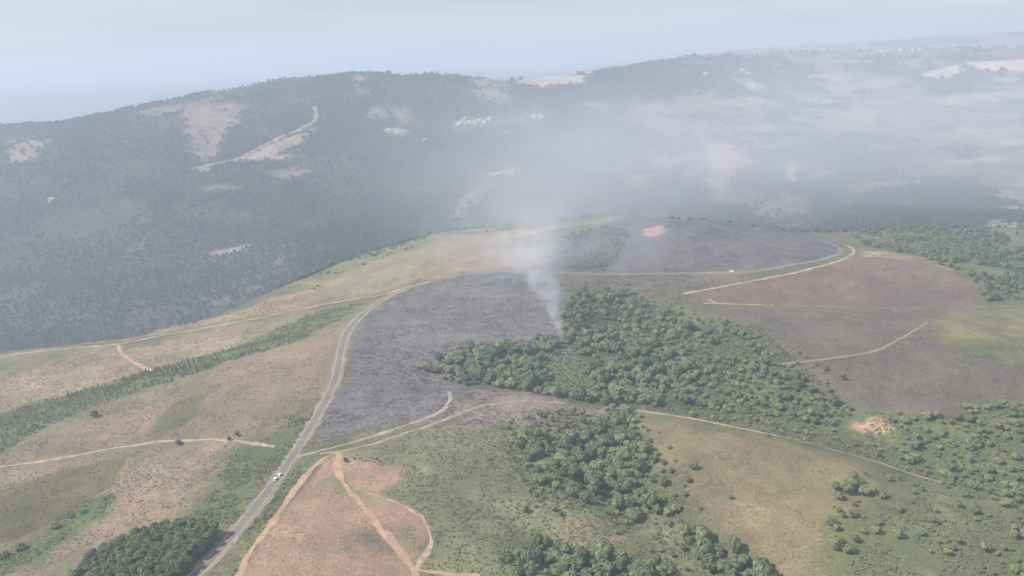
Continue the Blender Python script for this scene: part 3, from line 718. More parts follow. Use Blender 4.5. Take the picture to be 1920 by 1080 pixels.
# ------------------------------------------------------------------ plant meshes
ICO_V = None
def ico(sub):
    import bmesh
    bm = bmesh.new()
    bmesh.ops.create_icosphere(bm, subdivisions=sub, radius=1)
    V = np.array([v.co[:] for v in bm.verts]); Fc = [tuple(v.index for v in f.verts) for f in bm.faces]
    bm.free()
    return V, Fc
I1, I2 = ico(1), ico(2)

def leaf_shell(C, R, n, size, r, V, Fc, flat_=.85, spread=.07):
    for _ in range(n):
        d = r.normal(size=3); d /= np.linalg.norm(d)
        if d[2] < -.55: d[2] = -d[2]
        p = np.array(C) + d * R * np.array([1, 1, flat_]) * (1 + r.normal() * spread)
        nn = d + r.normal(size=3) * .27; nn /= np.linalg.norm(nn)
        t = np.cross(nn, r.normal(size=3)); t /= np.linalg.norm(t) + 1e-9
        b_ = np.cross(nn, t)
        s = size * r.uniform(.6, 1.35)
        i = len(V)
        V += [p - t * s - b_ * s * .6, p + t * s * .9 - b_ * s, p + t * s + b_ * s * .7, p - t * s * .7 + b_ * s]
        Fc.append((i, i + 1, i + 2, i + 3))

def core(C, R, r, V, Fc, flat_=.85, k_=.93):
    i0 = len(V)
    for v in I1[0]:
        V.append(np.array(C) + v * R * k_ * np.array([1, 1, flat_]) * r.uniform(.82, 1.1))
    Fc += [tuple(i0 + j for j in f) for f in I1[1]]

def crown_mesh(name, seed, mt, tall=1.0, lobes=9, leaf=.15, per=70):
    """crown of radius about 1; its foot is at z = 0.35*tall"""
    r = np.random.default_rng(seed)
    V, Fc = [], []
    cz = 1.05 * tall
    core((0, 0, cz), .62, r, V, Fc, tall)
    for k_ in range(lobes):
        a = k_ * 2.39996 + r.uniform(-.4, .4)
        h = r.uniform(-.55, .72)
        rad = math.sqrt(max(.05, 1 - h * h)) * r.uniform(.40, .66)
        R = r.uniform(.30, .50)
        C = (rad * math.cos(a), rad * math.sin(a), cz + h * .62 * tall)
        core(C, R, r, V, Fc)
        leaf_shell(C, R, per, leaf, r, V, Fc)
    leaf_shell((0, 0, cz), .72, per, leaf, r, V, Fc, tall)
    return mesh_np(name, V, Fc, mt)

def tube(V, Fc, pts_, rad, n=6):
    i0 = len(V)
    for p, R in zip(pts_, rad):
        for k_ in range(n):
            a = 2 * math.pi * k_ / n
            V.append(np.array(p) + np.array([math.cos(a) * R, math.sin(a) * R, 0]))
    for s in range(len(pts_) - 1):
        for k_ in range(n):
            Fc.append((i0 + s * n + k_, i0 + s * n + (k_ + 1) % n, i0 + (s + 1) * n + (k_ + 1) % n, i0 + (s + 1) * n + k_))

def trunk_mesh(name, seed, tall=1.0):
    r = np.random.default_rng(seed)
    V, Fc = [], []
    b = r.normal(size=2) * .05
    tube(V, Fc, [(0, 0, -.12), (0, 0, .05), (b[0], b[1], .4 * tall), (b[0] * 1.5, b[1], .85 * tall), (b[0] * 2, b[1] * 2, 1.3 * tall)], [.10, .075, .058, .042, .015])
    for k_ in range(5):
        a = k_ * 1.9 + r.uniform(0, .6); z0 = (.32 + .1 * k_) * tall
        tube(V, Fc, [(b[0], b[1], z0), (.25 * math.cos(a), .25 * math.sin(a), z0 + .2), (.55 * math.cos(a), .55 * math.sin(a), z0 + .42)], [.03, .022, .008], 5)
    return mesh_np(name, V, Fc, M['bark'], True)

def pine_mesh(name, seed, mt):
    """unit conifer, 2.6 high"""
    r = np.random.default_rng(seed)
    V, Fc = [], []
    for t in range(9):
        z = .30 + t * .25
        R = (.78 - t * .078) * r.uniform(.88, 1.1)
        nb_ = 9 if t < 5 else 7
        for k_ in range(nb_):
            a = 2 * math.pi * k_ / nb_ + t * .7 + r.uniform(-.2, .2)
            d = np.array([math.cos(a), math.sin(a), 0]); s = np.array([-d[1], d[0], 0])
            L_ = R * r.uniform(.75, 1.12); dr = r.uniform(.10, .26)
            i = len(V)
            V += [np.array([0, 0, z + .14]), d * L_ * .55 + s * L_ * .30 + [0, 0, z], d * L_ + [0, 0, z - dr], d * L_ * .55 - s * L_ * .30 + [0, 0, z]]
            Fc += [(i, i + 1, i + 2, i + 3)]
            leaf_shell(d * L_ * .62 + [0, 0, z], .13, 2, .11, r, V, Fc)
    i = len(V)
    V += [np.array([.07, 0, 2.35]), np.array([-.05, .06, 2.35]), np.array([-.05, -.06, 2.35]), np.array([0, 0, 2.72])]
    Fc += [(i, i + 1, i + 3), (i + 1, i + 2, i + 3), (i + 2, i, i + 3)]
    i0 = len(V)                                                  # dense middle
    for k_ in range(7):
        a = 2 * math.pi * k_ / 7; V.append(np.array([.42 * math.cos(a), .42 * math.sin(a), .35]))
    V.append(np.array([0, 0, 2.4]))
    Fc += [(i0 + k_, i0 + (k_ + 1) % 7, i0 + 7) for k_ in range(7)]
    return mesh_np(name, V, Fc, mt)

def pine_trunk(name):
    V, Fc = [], []
    tube(V, Fc, [(0, 0, -.12), (0, 0, .3), (0, 0, 1.4), (0, 0, 2.5)], [.075, .06, .04, .008])
    return mesh_np(name, V, Fc, M['bark'], True)

def bush_mesh(name, seed, mt, lobes=4, per=22, leaf=.20, fl=.8):
    r = np.random.default_rng(seed)
    V, Fc = [], []
    for k_ in range(lobes):
        a = k_ * 2.4 + r.uniform(-.5, .5); rad = r.uniform(.15, .55)
        R = r.uniform(.38, .58)
        C = (rad * math.cos(a), rad * math.sin(a), R * .55 * fl / .8)
        core(C, R, r, V, Fc, fl, .8)
        leaf_shell(C, R, per, leaf, r, V, Fc, fl)
    return mesh_np(name, V, Fc, mt)

BROAD = {t: [crown_mesh('crown_' + t, 10 * i + s, M[t]) for s in range(4)] for i, t in enumerate(('broad', 'dark', 'lime'))}
TRUNK = [trunk_mesh('trunk_mesh', 70 + s) for s in range(3)]
TALL = [crown_mesh('crown_tall', 90 + s, M['pine'], tall=1.75, lobes=11) for s in range(4)]
TALLTRUNK = trunk_mesh('tall_trunk_mesh', 99, 1.75)
PINES = [pine_mesh('pine_crown', 100 + s, M['youngpine']) for s in range(4)]
PTRUNK = pine_trunk('pine_trunk_mesh')
BUSH = {t: [bush_mesh('bush_' + t, 120 + 7 * i + s, M[t], fl=.75 if t in ('dark', 'lime', 'broad') else .42 if t == 'scrub' else .28, per=22 if t in ('dark', 'lime', 'broad', 'scrub') else 14) for s in range(3)] for i, t in enumerate(('scrub', 'dark', 'lime', 'broad', 'dry', 'heather', 'char'))}
HILLT = [crown_mesh('hill_crown', 150 + s, M['hill'], lobes=5, per=9, leaf=.34) for s in range(4)] + [pine_mesh('hill_pine', 160, M['hill'])]

def points_in(P, spacing, jit=.42, rg=rng):
    P = np.asarray(P)
    x0, y0 = P.min(0); x1, y1 = P.max(0)
    gx = np.arange(x0, x1, spacing); gy = np.arange(y0, y1, spacing * .87)
    X, Y = np.meshgrid(gx, gy)
    X = X + (np.arange(len(gy)) % 2)[:, None] * spacing / 2
    X = X + rg.uniform(-jit, jit, X.shape) * spacing; Y = Y + rg.uniform(-jit, jit, Y.shape) * spacing
    X, Y = X.ravel(), Y.ravel()
    k_ = inside(X, Y, P)
    return np.stack([X[k_], Y[k_]], 1)

def off_roads(P, marg):
    d = np.full(len(P), 1e9)
    for R_, wd in RW.values():
        d = np.minimum(d, seg_dist(P[:, 0], P[:, 1], R_, False) - wd / 2)
    return P[d > marg]

def poly(pxs): return world(dens(list(pxs) + [pxs[0]], 20))[:-1]

# ------------------------------------------------------------------ trees: gather, then the largest 300 become things
cand = []     # x, y, crown radius, kind
def add_wood(pxs, spacing, rmin, rmax, group, tones, keep=1.0, gap=.0, mn=2.0):
    Q = poly(pxs)
    C_ = Q.mean(0)
    P = points_in(C_ + (Q - C_) * 1.08, spacing)
    P = P[inside(P[:, 0] + 7 * fbm(P[:, 0], P[:, 1], 22, 3, 191), P[:, 1] + 7 * fbm(P[:, 0], P[:, 1], 22, 3, 195), Q)]
    P = off_roads(P, mn)
    g = fbm(P[:, 0], P[:, 1], 45, 3, 131)
    P = P[(rng.random(len(P)) < keep) & (g > gap - 1.2)]
    for x, y in P:
        cand.append((x, y, rng.uniform(rmin, rmax) * rng.choice([.55, .78, 1, 1, 1.25]), group, rng.choice(tones)))

T_ALL, T_DARK, T_LIGHT = ['broad', 'broad', 'dark', 'lime', 'broad'], ['dark', 'broad', 'dark'], ['broad', 'lime', 'broad']
add_wood([(800, 690), (830, 655), (900, 655), (980, 650), (1060, 632), (1130, 625), (1230, 650), (1300, 700), (1290, 740), (1240, 765), (1150, 765), (1090, 755), (1000, 735), (900, 722), (840, 725)], 7.2, 2.9, 5.2, 'wood', T_ALL, .86, .62)
add_wood([(1060, 560), (1100, 545), (1180, 550), (1240, 575), (1290, 620), (1280, 680), (1200, 650), (1130, 625), (1065, 640), (1050, 600)], 7.2, 2.0, 4.2, 'wood', T_ALL, .74, .72)
add_wood([(1290, 620), (1400, 620), (1430, 660), (1480, 700), (1560, 745), (1600, 770), (1560, 800), (1440, 785), (1290, 765), (1250, 745), (1310, 700)], 6.2, 1.5, 3.4, 'gully', T_ALL, .8, .7)
add_wood([(960, 830), (1040, 815), (1130, 800), (1190, 800), (1215, 850), (1240, 910), (1285, 980), (1270, 1005), (1200, 985), (1120, 945), (1010, 925), (985, 880)], 7.2, 2.7, 4.7, 'ravine', T_ALL, .82)
add_wood([(1270, 985), (1330, 1010), (1420, 1060), (1470, 1100), (1380, 1100), (1300, 1050), (1255, 1010)], 6.6, 2.6, 4.6, 'ravine', T_ALL, 1.0)
add_wood([(960, 1060), (1000, 1000), (1060, 1010), (1120, 1040), (1240, 1060), (1260, 1110), (930, 1110)], 7.4, 2.9, 4.7, 'hollow', T_ALL, .88)
add_wood([(1130, 770), (1200, 772), (1200, 800), (1120, 802)], 7, 2.4, 3.6, 'ravine', T_ALL, .8)
add_wood([(1560, 900), (1640, 905), (1600, 990), (1610, 1060), (1540, 1050), (1560, 970)], 8, 2.4, 3.6, 'meadowside', T_LIGHT, .75)
add_wood([(1660, 790), (1800, 770), (1930, 760), (2000, 860), (2000, 1100), (1880, 1100), (1900, 960), (1780, 905), (1680, 860)], 6.6, 1.3, 2.9, 'slope', T_LIGHT, .74)
add_wood([(1000, 770), (1110, 775), (1140, 850), (1000, 840), (930, 830)], 9, 1.8, 2.8, 'ravine', T_LIGHT, .6)
add_wood([(1040, 530), (1200, 528), (1320, 590), (1460, 620), (1640, 770), (1600, 815), (1200, 775), (1290, 720)], 11, 1.0, 2.2, 'gully', T_ALL, .5)
add_wood([(900, 800), (1000, 770), (1200, 770), (1270, 880), (1330, 980), (1480, 1090), (1350, 1110), (1180, 1010), (960, 960)], 9, .9, 2.0, 'ravine', T_ALL, .5)
add_wood([(1250, 775), (1420, 790), (1560, 805), (1680, 850), (1800, 900), (1760, 910), (1600, 850), (1400, 803)], 6.5, .8, 1.9, 'gully', T_LIGHT, .6)
add_wood([(1600, 880), (1760, 905), (1900, 950), (1960, 1110), (1760, 1110), (1660, 1000), (1560, 1080), (1560, 960)], 8.5, .9, 2.2, 'meadowside', T_LIGHT, .5)
HAND = [(1300, 880, 2.6), (1290, 905, 2.0), (1215, 830, 2.6), (1180, 770, 2.4), (1450, 810, 1.8), (1370, 935, 1.6), (1600, 900, 2.6), (1655, 935, 2.4), (335, 834, 2.4), (430, 826, 1.7), (178, 782, 3.0), (445, 818, 1.6), (648, 866, 1.8), (1255, 842, 1.6)]
for px, py, R in HAND:
    P, _ = march([(px, py)], hgt)
    cand.append((P[0, 0], P[0, 1], R, 'lone', 'dark' if px < 700 else 'broad'))
app = np.array([c[2] / math.hypot(c[0], c[1]) for c in cand])
vis = np.array([abs((c[0] * rgt[0] + c[1] * rgt[1] + (-H) * rgt[2]) / (c[0] * fwd[0] + c[1] * fwd[1] - H * fwd[2])) < .64 for c in cand])
low = np.array([(c[0] * upv[0] + c[1] * upv[1] - H * upv[2]) / (c[0] * fwd[0] + c[1] * fwd[1] - H * fwd[2]) > -.355 for c in cand])
score = np.where(vis & low, app, app * .01)
for i_, c in enumerate(cand):
    if c[3] == 'lone': score[i_] = 1
order = np.argsort(-score, kind='stable')
TONE = {'broad': 'mid green', 'dark': 'dark green', 'lime': 'pale yellow-green'}
GRP = {'wood': ('round-crowned {} tree in the wood under the smoke', 'trees of the wood under the smoke'),
       'gully': ('{} tree in the gully wood below the grey slope', 'trees in the gully below the grey slope'),
       'ravine': ('{} tree in the ravine between heath and olive meadow', 'trees in the ravine beside the meadow'),
       'hollow': ('{} tree in the hollow below the heath, under the ravine', 'trees in the hollow below the heath'),
       'meadowside': ('{} tree in the thicket on the olive meadow\'s far edge', 'trees on the meadow\'s edge'),
       'slope': ('{} tree scattered over the green scrub slope past the sandy scar', 'trees scattered on the scrub slope'),
       'lone': ('small {} tree standing alone in open ground', 'lone trees')}
def near(px, py):
    P_, _ = march([(px, py)], hgt)
    return P_[0]
SPOTS = {'wood': [(near(820, 690), 'at the tip of the wood inside the burnt field'), (near(1060, 645), 'in the wood at the foot of the smoke column'),
                  (near(1130, 580), 'in the upper wood below the white-edged road'), (near(950, 690), 'in the wood between burnt field and burnt strip'),
                  (near(1090, 740), 'on the wood\'s edge above the burnt strip'), (near(1240, 720), 'in the thick of the wood above the meadow track'),
                  (near(1240, 630), 'in the wood\'s upper corner by the brown hill')],
         'gully': [(near(1330, 680), 'at the head of the gully below the brown hill'), (near(1400, 760), 'in the gully just above the meadow track'), (near(1530, 770), 'in the gully beside the sandy scar')],
         'ravine': [(near(1160, 785), 'at the head of the ravine by the burnt strip'), (near(1020, 860), 'on the heath side of the ravine'), (near(1150, 870), 'in the middle of the ravine beside the meadow'),
                    (near(1220, 960), 'in the ravine below its bend'), (near(1370, 1050), 'in the lowest ravine under the pinkish meadow patch')],
         'hollow': [(near(1010, 1040), 'in the hollow on its heath side'), (near(1190, 1080), 'in the hollow below the dry heath patch')],
         'meadowside': [(near(1600, 930), 'in the upper thicket on the meadow\'s edge'), (near(1580, 1030), 'in the lower thicket on the meadow\'s edge')],
         'slope': [(near(1740, 830), 'on the scrub slope beside the sandy scar'), (near(1860, 840), 'high on the scrub slope below the grey slope'), (near(1910, 980), 'low on the scrub slope beside the olive ground')]}
LONE_LABEL = ['small green tree alone in the upper meadow beside the ravine', 'smaller green tree just below the lone meadow tree', 'small green tree at the ravine\'s rim by the meadow', 'small green tree where the meadow track begins',
              'small bush-like tree on the meadow track', 'tiny green tree by the pinkish meadow patch', 'green tree at the meadow\'s far corner below the track', 'green tree below the end of the meadow track',
              'dark tree standing beside the pale track on the dry slope', 'small dark tree near the end of the pale slope track', 'dark tree alone above the olive patch on the dry slope', 'second small dark tree near the end of the pale slope track',
              'small dark tree beside the fork of the orange tracks', 'small green tree at the top of the meadow']
def tree(x, y, R, kind, tone):
    s = int(rng.integers(4))
    e = empty('broadleaf_tree', (x, y, float(hgt(x, y))), rng.uniform(0, 6.28), R)
    e.scale = (R, R, R * rng.uniform(.7, 1.35))
    link('trunk', TRUNK[s % 3], e)
    link('crown', BROAD[tone][s], e)
    if kind == 'lone':
        tag(e, LONE_LABEL.pop(0) if LONE_LABEL else 'small tree standing alone', 'tree', 'lone trees')
        return e
    sp = min(SPOTS[kind], key=lambda q_: (q_[0][0] - x) ** 2 + (q_[0][1] - y) ** 2)[1]
    size = 'large' if R > 5.4 else 'small' if R < 3.2 else 'round'
    tag(e, '%s %s tree %s' % (size, TONE[tone], sp), 'tree', '%s trees %s' % (TONE[tone], sp))
    return e
N_IND = 300
for i_ in order[:N_IND]:
    tree(*cand[i_])
rest = [cand[i_] for i_ in order[N_IND:]]


# ------------------------------------------------------------------ geometry-node scatter for what nobody could count
def scatter(name, P, scales, variants, label, cat, sz=None, rz=None):
    src = bpy.data.collections.new('source_' + name)
    for i_, me_ in enumerate(variants):
        src.objects.link(bpy.data.objects.new('%s_source_%02d' % (name, i_), me_))
    n = len(P)
    V = np.c_[P, hgt(P[:, 0], P[:, 1])].astype(np.float32)
    me_ = bpy.data.meshes.new(name)
    me_.vertices.add(n); me_.vertices.foreach_set('co', V.ravel())
    sc3 = np.stack([scales, scales, scales * (sz if sz is not None else rng.uniform(.8, 1.2, n))], 1).astype(np.float32)
    a = me_.attributes.new('sc', 'FLOAT_VECTOR', 'POINT'); a.data.foreach_set('vector', sc3.ravel())
    r3 = np.zeros((n, 3), np.float32); r3[:, 2] = rng.uniform(0, 6.28, n)
    a = me_.attributes.new('rot', 'FLOAT_VECTOR', 'POINT'); a.data.foreach_set('vector', r3.ravel())
    a = me_.attributes.new('pick', 'INT', 'POINT'); a.data.foreach_set('value', rng.integers(0, len(variants), n).astype(np.int32))
    o = link(name, me_)
    g = bpy.data.node_groups.new(name, 'GeometryNodeTree')
    g.interface.new_socket('Geometry', in_out='INPUT', socket_type='NodeSocketGeometry')
    g.interface.new_socket('Geometry', in_out='OUTPUT', socket_type='NodeSocketGeometry')
    gi, go = g.nodes.new('NodeGroupInput'), g.nodes.new('NodeGroupOutput')
    ci = g.nodes.new('GeometryNodeCollectionInfo')
    ci.inputs['Collection'].default_value = src
    ci.inputs['Separate Children'].default_value = True
    ci.inputs['Reset Children'].default_value = True
    ip = g.nodes.new('GeometryNodeInstanceOnPoints')
    ip.inputs['Pick Instance'].default_value = True
    def att(nm, ty):
        k_ = g.nodes.new('GeometryNodeInputNamedAttribute'); k_.data_type = ty; k_.inputs['Name'].default_value = nm
        return k_.outputs['Attribute']
    er = g.nodes.new('FunctionNodeEulerToRotation')
    L = g.links
    L.new(gi.outputs[0], ip.inputs['Points']); L.new(ci.outputs[0], ip.inputs['Instance'])
    L.new(att('pick', 'INT'), ip.inputs['Instance Index'])
    L.new(att('rot', 'FLOAT_VECTOR'), er.inputs[0]); L.new(er.outputs[0], ip.inputs['Rotation'])
    L.new(att('sc', 'FLOAT_VECTOR'), ip.inputs['Scale'])
    L.new(ip.outputs[0], go.inputs[0])
    md = o.modifiers.new('scatter', 'NODES'); md.node_group = g
    tag(o, label, cat, kind='stuff')
    return o

if rest:
    for tset, nm in ((('broad', 'lime'), 'woodland'), (('dark',), 'dark_woodland')):
        rr = [c for c in rest if c[4] in tset]
        scatter(nm, np.array([(c[0], c[1]) for c in rr]), np.array([c[2] for c in rr]), sum([BROAD[t] for t in tset], []),
                'remaining %s trees of the gully wood and scrub slope' % ('mid and pale green' if nm == 'woodland' else 'dark green'), 'woodland')

# hillside forest across the valley
def hill_trees():
    out_, sc = [], []
    for y0, y1, sp in ((1050, 1950, 6.8), (1950, 2900, 9.2), (2900, 4300, 17.0)):
        P = points_in(np.array([(-.75 * y0, y0), (.75 * y0, y0), (.75 * y1, y1), (-.75 * y1, y1)]), sp, .48)
        ins = inside(P[:, 0], P[:, 1], crest_poly)
        dd = np.where(ins, 0, seg_dist(P[:, 0], P[:, 1], crest, False))
        P = P[dd > 22]
        td = cover(P[:, 0], P[:, 1], np.zeros(len(P), bool))[3]
        cl = .5 + .6 * fbm(P[:, 0], P[:, 1], 70, 3, 141) + .7 * fbm(P[:, 0], P[:, 1], 240, 3, 145)
        k_ = rng.random(len(P)) < td * np.clip(cl + (.28 if sp < 10 else .1), .15, 1)
        P = off_roads(P[k_], 3)
        out_.append(P); sc.append(rng.uniform(.24, .46, len(P)) * sp * (1 if sp < 20 else .75))
    return np.vstack(out_), np.concatenate(sc)
HP, HS = hill_trees()
scatter('hillside_forest', HP, HS, HILLT, 'hazy blue-green forest covering the hills across the valley', 'forest')
# trees of the burnt dome and the crest
k_ = []
for zn, sp, rr in (('dome_green', 8, (2, 3.4)), ('crest_scrub', 7, (.8, 2.2))):
    P = off_roads(points_in(ZW[zn], sp), 3)
    P = P[rng.random(len(P)) < .75]
    if zn == 'crest_scrub': P = P[fbm(P[:, 0], P[:, 1], 40, 3, 205) > .12]
    k_.append(np.c_[P, rng.uniform(*rr, len(P))])
k_ = np.vstack(k_)
scatter('crest_scrub', k_[:, :2], k_[:, 2], BROAD['dark'][:3], 'dark scrub trees along the crest left of the burnt dome', 'scrub')

P = off_roads(points_in(ZW['right_woods'], 8.0), 3)
P = P[(rng.random(len(P)) < .8) & (fbm(P[:, 0], P[:, 1], 60, 3, 181) > -.35)]
scatter('ridge_woodland', P, rng.uniform(1.8, 3.8, len(P)), BROAD['broad'][:2] + BROAD['dark'][:2], 'green woodland on the ridge beyond the brown hill', 'woodland')

# scrub: heath, banks, verges
def scrub(name, zones, spacing, rmin, rmax, variants, label, keep=.8, clump=0.0, wl=14):
    A = []
    for zn in zones:
        P = off_roads(points_in(ZW[zn] if isinstance(zn, str) else poly(zn), spacing), .8)
        g = fbm(P[:, 0], P[:, 1], wl, 3, 151)
        A.append(P[(rng.random(len(P)) < keep) & (g > clump)])
    P = np.vstack(A)
    scatter(name, P, rng.uniform(rmin, rmax, len(P)), variants, label, 'scrub')
scrub('heath_scrub', ['heath'], 2.3, .45, 1.15, BUSH['scrub'] + BUSH['broad'][:1], 'low olive heath scrub covering the ground below the lower dirt track', .62, -.45)
scrub('road_scrub', ['road_green', 'light_scrub', 'green_bank', 'strip', 'verge'], 2.4, .5, 1.4, BUSH['scrub'] + BUSH['broad'], 'low green scrub along the road and the slope strip', .8, -.15)
scrub('slope_scrub', ['dry1', 'dry2', 'dry3', 'bank'], 4.2, .35, .9, BUSH['scrub'] + BUSH['broad'][:1], 'sparse bracken and scrub dotted over the dry slope', .5, .28, 30)
scrub('green_slope_scrub', ['green_r', 'olive_br', [(1250, 775), (1420, 790), (1560, 805), (1680, 850), (1800, 900), (1760, 910), (1600, 850), (1400, 803)]], 2.2, .45, 1.35, BUSH['scrub'] + BUSH['broad'], 'green scrub dotted over the far slope', .8, -.3, 26)
scrub('dry_bracken', ['dry1', 'dry2', 'dry3', 'bank'], 2.7, .35, .95, BUSH['dry'] + BUSH['scrub'][:2], 'tan and olive bracken tufts mottling the dry slope', .7, -.15, 16)
scrub('field_tufts', ['field'], 3.2, .25, .6, BUSH['dry'], 'dry tan tufts on the pinkish field between the orange tracks', .6, -.1, 12)
scrub('meadow_tufts', ['meadow'], 3.4, .3, .8, BUSH['scrub'] + BUSH['dry'][:2], 'olive and tan tufts on the meadow', .6, .05, 18)
scrub('grey_heather', ['grey_slope', 'brown_hill', 'below_road'], 4.2, .4, 1.1, BUSH['heather'] + BUSH['scrub'][:1], 'grey-brown heather on the slopes below the brown hill', .6, -.05, 24)
scrub('charred_stubble', ['burn_main', 'burn_strip', 'burn_dome'], 4.0, .3, .8, BUSH['char'], 'charred stubble left on the burnt ground', .6, .0, 20)
scrub('wood_understorey', [[(800, 690), (850, 650), (1060, 630), (1060, 560), (1180, 548), (1290, 610), (1420, 610), (1600, 770), (1560, 800), (1200, 770), (900, 722)]], 3.4, .9, 1.7, BUSH['dark'] + BUSH['broad'], 'dense undergrowth beneath the wood and gully trees', .9, -.8)
scrub('ravine_understorey', [[(930, 830), (1190, 790), (1290, 980), (1480, 1110), (1380, 1110), (1200, 1000), (1000, 930)], [(940, 1100), (990, 1000), (1260, 1050), (1260, 1110)]], 2.8, .7, 1.5, BUSH['dark'] + BUSH['scrub'], 'dense undergrowth in the ravine beside the meadow', .85, -.5)

# ------------------------------------------------------------------ plantations
def conifer(x, y, s, label, group, cm_, tm_, name, cat='tree'):
    i_ = int(rng.integers(len(cm_)))
    e = empty(name, (x, y, float(hgt(x, y))), rng.uniform(0, 6.28), s)
    link('trunk', tm_, e); link('crown', cm_[i_], e)
    tag(e, label, cat, group)
P = off_roads(points_in(poly([(-60, 800), (0, 777), (150, 735), (300, 690), (430, 657), (540, 627), (560, 634), (470, 664), (330, 711), (170, 764), (90, 797), (0, 846), (-60, 880)]), 4.6, .35), 2)
P = P[np.argsort(P[:, 1])]
k_ = (rng.random(len(P)) < .8) & (fbm(P[:, 0], P[:, 1], 18, 3, 201) > -.5)
P = P[k_]
STRIP = [(near(20, 800), 'at the lower end of the planted strip'), (near(130, 765), 'of the planted strip above the dark lone tree'), (near(260, 715), 'of the planted strip below the orange spur track'),
         (near(380, 680), 'in the middle of the planted strip'), (near(490, 645), 'at the upper end of the planted strip')]
for x, y in P[:230]:
    s_ = rng.uniform(.55, 1.15)
    sp = min(STRIP, key=lambda q_: (q_[0][0] - x) ** 2 + (q_[0][1] - y) ** 2)[1]
    conifer(x, y, s_, '%s young pine %s' % ('taller' if s_ > .95 else 'shorter', sp), 'young pines ' + sp, PINES, PTRUNK, 'pine_tree')
if len(P) > 230:
    scatter('pine_strip', P[230:], rng.uniform(1.0, 1.6, len(P) - 230), PINES, 'topmost pines of the planted strip on the dry slope', 'pines')
P = off_roads(points_in(poly([(120, 1130), (170, 1062), (240, 1024), (330, 996), (405, 1000), (412, 1018), (350, 1085), (320, 1130)]), 4.4, .35), 2.5)
PLANT = [(near(395, 1015), 'at the plantation corner nearest the asphalt road'), (near(350, 1060), 'on the plantation\'s shaded side along the road'), (near(300, 1010), 'on the plantation\'s upper edge below the dry slope'),
         (near(270, 1070), 'in the middle of the roadside plantation'), (near(200, 1060), 'on the plantation\'s far side from the road')]
for x, y in P:
    s_ = rng.uniform(2.5, 3.5)
    sp = min(PLANT, key=lambda q_: (q_[0][0] - x) ** 2 + (q_[0][1] - y) ** 2)[1]
    conifer(x, y, s_, '%s dark green tree %s' % ('tallest' if s_ > 3.2 else 'tall' if s_ > 2.8 else 'lower', sp), 'trees ' + sp, TALL, TALLTRUNK, 'plantation_tree')

# ------------------------------------------------------------------ single bushes that stand out on the left
for px, py, R, tone, lab in [(40, 1030, 4.2, 'dark', 'dark bush cluster at the low end of the light scrub'), (8, 1045, 4.0, 'dark', 'dark bush at the low end of the light scrub'),
                             (106, 990, 3.6, 'dark', 'largest dark bush below the olive field'), (135, 970, 2.6, 'dark', 'second dark bush below the olive field'),
                             (158, 962, 2.6, 'dark', 'dark bush at the top of the row below the olive field'), (785, 690, 2.4, 'dark', 'dark bush at the wood\'s tip in the burnt field'),
                             (1440, 818, 2.0, 'broad', 'green bush growing in the middle of the meadow track')]:
    x, y, z = on(px, py)
    e = empty('bush', (x, y, z), rng.uniform(0, 6), R)
    link('foliage', BUSH[tone][0], e)
    st_V, st_F = [], []
    tube(st_V, st_F, [(0, 0, -.15), (0, 0, .1), (.1, .05, .4)], [.07, .06, .02])
    link('stem', mesh_np('bush_stem', st_V, st_F, M['bark']), e)
    tag(e, lab, 'bush')

# ------------------------------------------------------------------ vehicles
CARM = dict(white=plain('white_car_paint', (.80, .80, .80), .28, 0, .02), glass=plain('car_glass', (.02, .025, .03), .08), rubber=plain('tyre_rubber', (.02, .02, .02), .8),
            rim=plain('wheel_rim', (.45, .45, .46), .35, .9), lamp=plain('lamp_lens', (.75, .75, .72), .15), red=plain('tail_lens', (.35, .02, .02), .2))
def extr(name, prof, w0, w1f, mt, parent, bev=.06):
    """side profile (x, z) extruded across y; w1f(z) gives half width"""
    V, Fc = [], []
    n = len(prof)
    for s in (-1, 1):
        for x, z in prof: V.append((x, s * w1f(z), z))
    for k_ in range(n):
        Fc.append((k_, (k_ + 1) % n, n + (k_ + 1) % n, n + k_))
    Fc += [tuple(range(n))[::-1], tuple(range(n, 2 * n))]
    o = link(name, mesh_np(name, V, Fc, mt), parent)
    b = o.modifiers.new('bevel', 'BEVEL'); b.width, b.segments, b.limit_method = bev, 2, 'ANGLE'
    return o
def quad(name, pts_, mt, parent, th=.012):
    P_ = [Vector(p) for p in pts_]
    n = (P_[1] - P_[0]).cross(P_[3] - P_[0]).normalized() * th
    V = [tuple(p) for p in P_] + [tuple(p + n) for p in P_]
    return link(name, mesh_np(name, V, [(3, 2, 1, 0), (4, 5, 6, 7), (0, 1, 5, 4), (1, 2, 6, 5), (2, 3, 7, 6), (3, 0, 4, 7)], mt), parent)
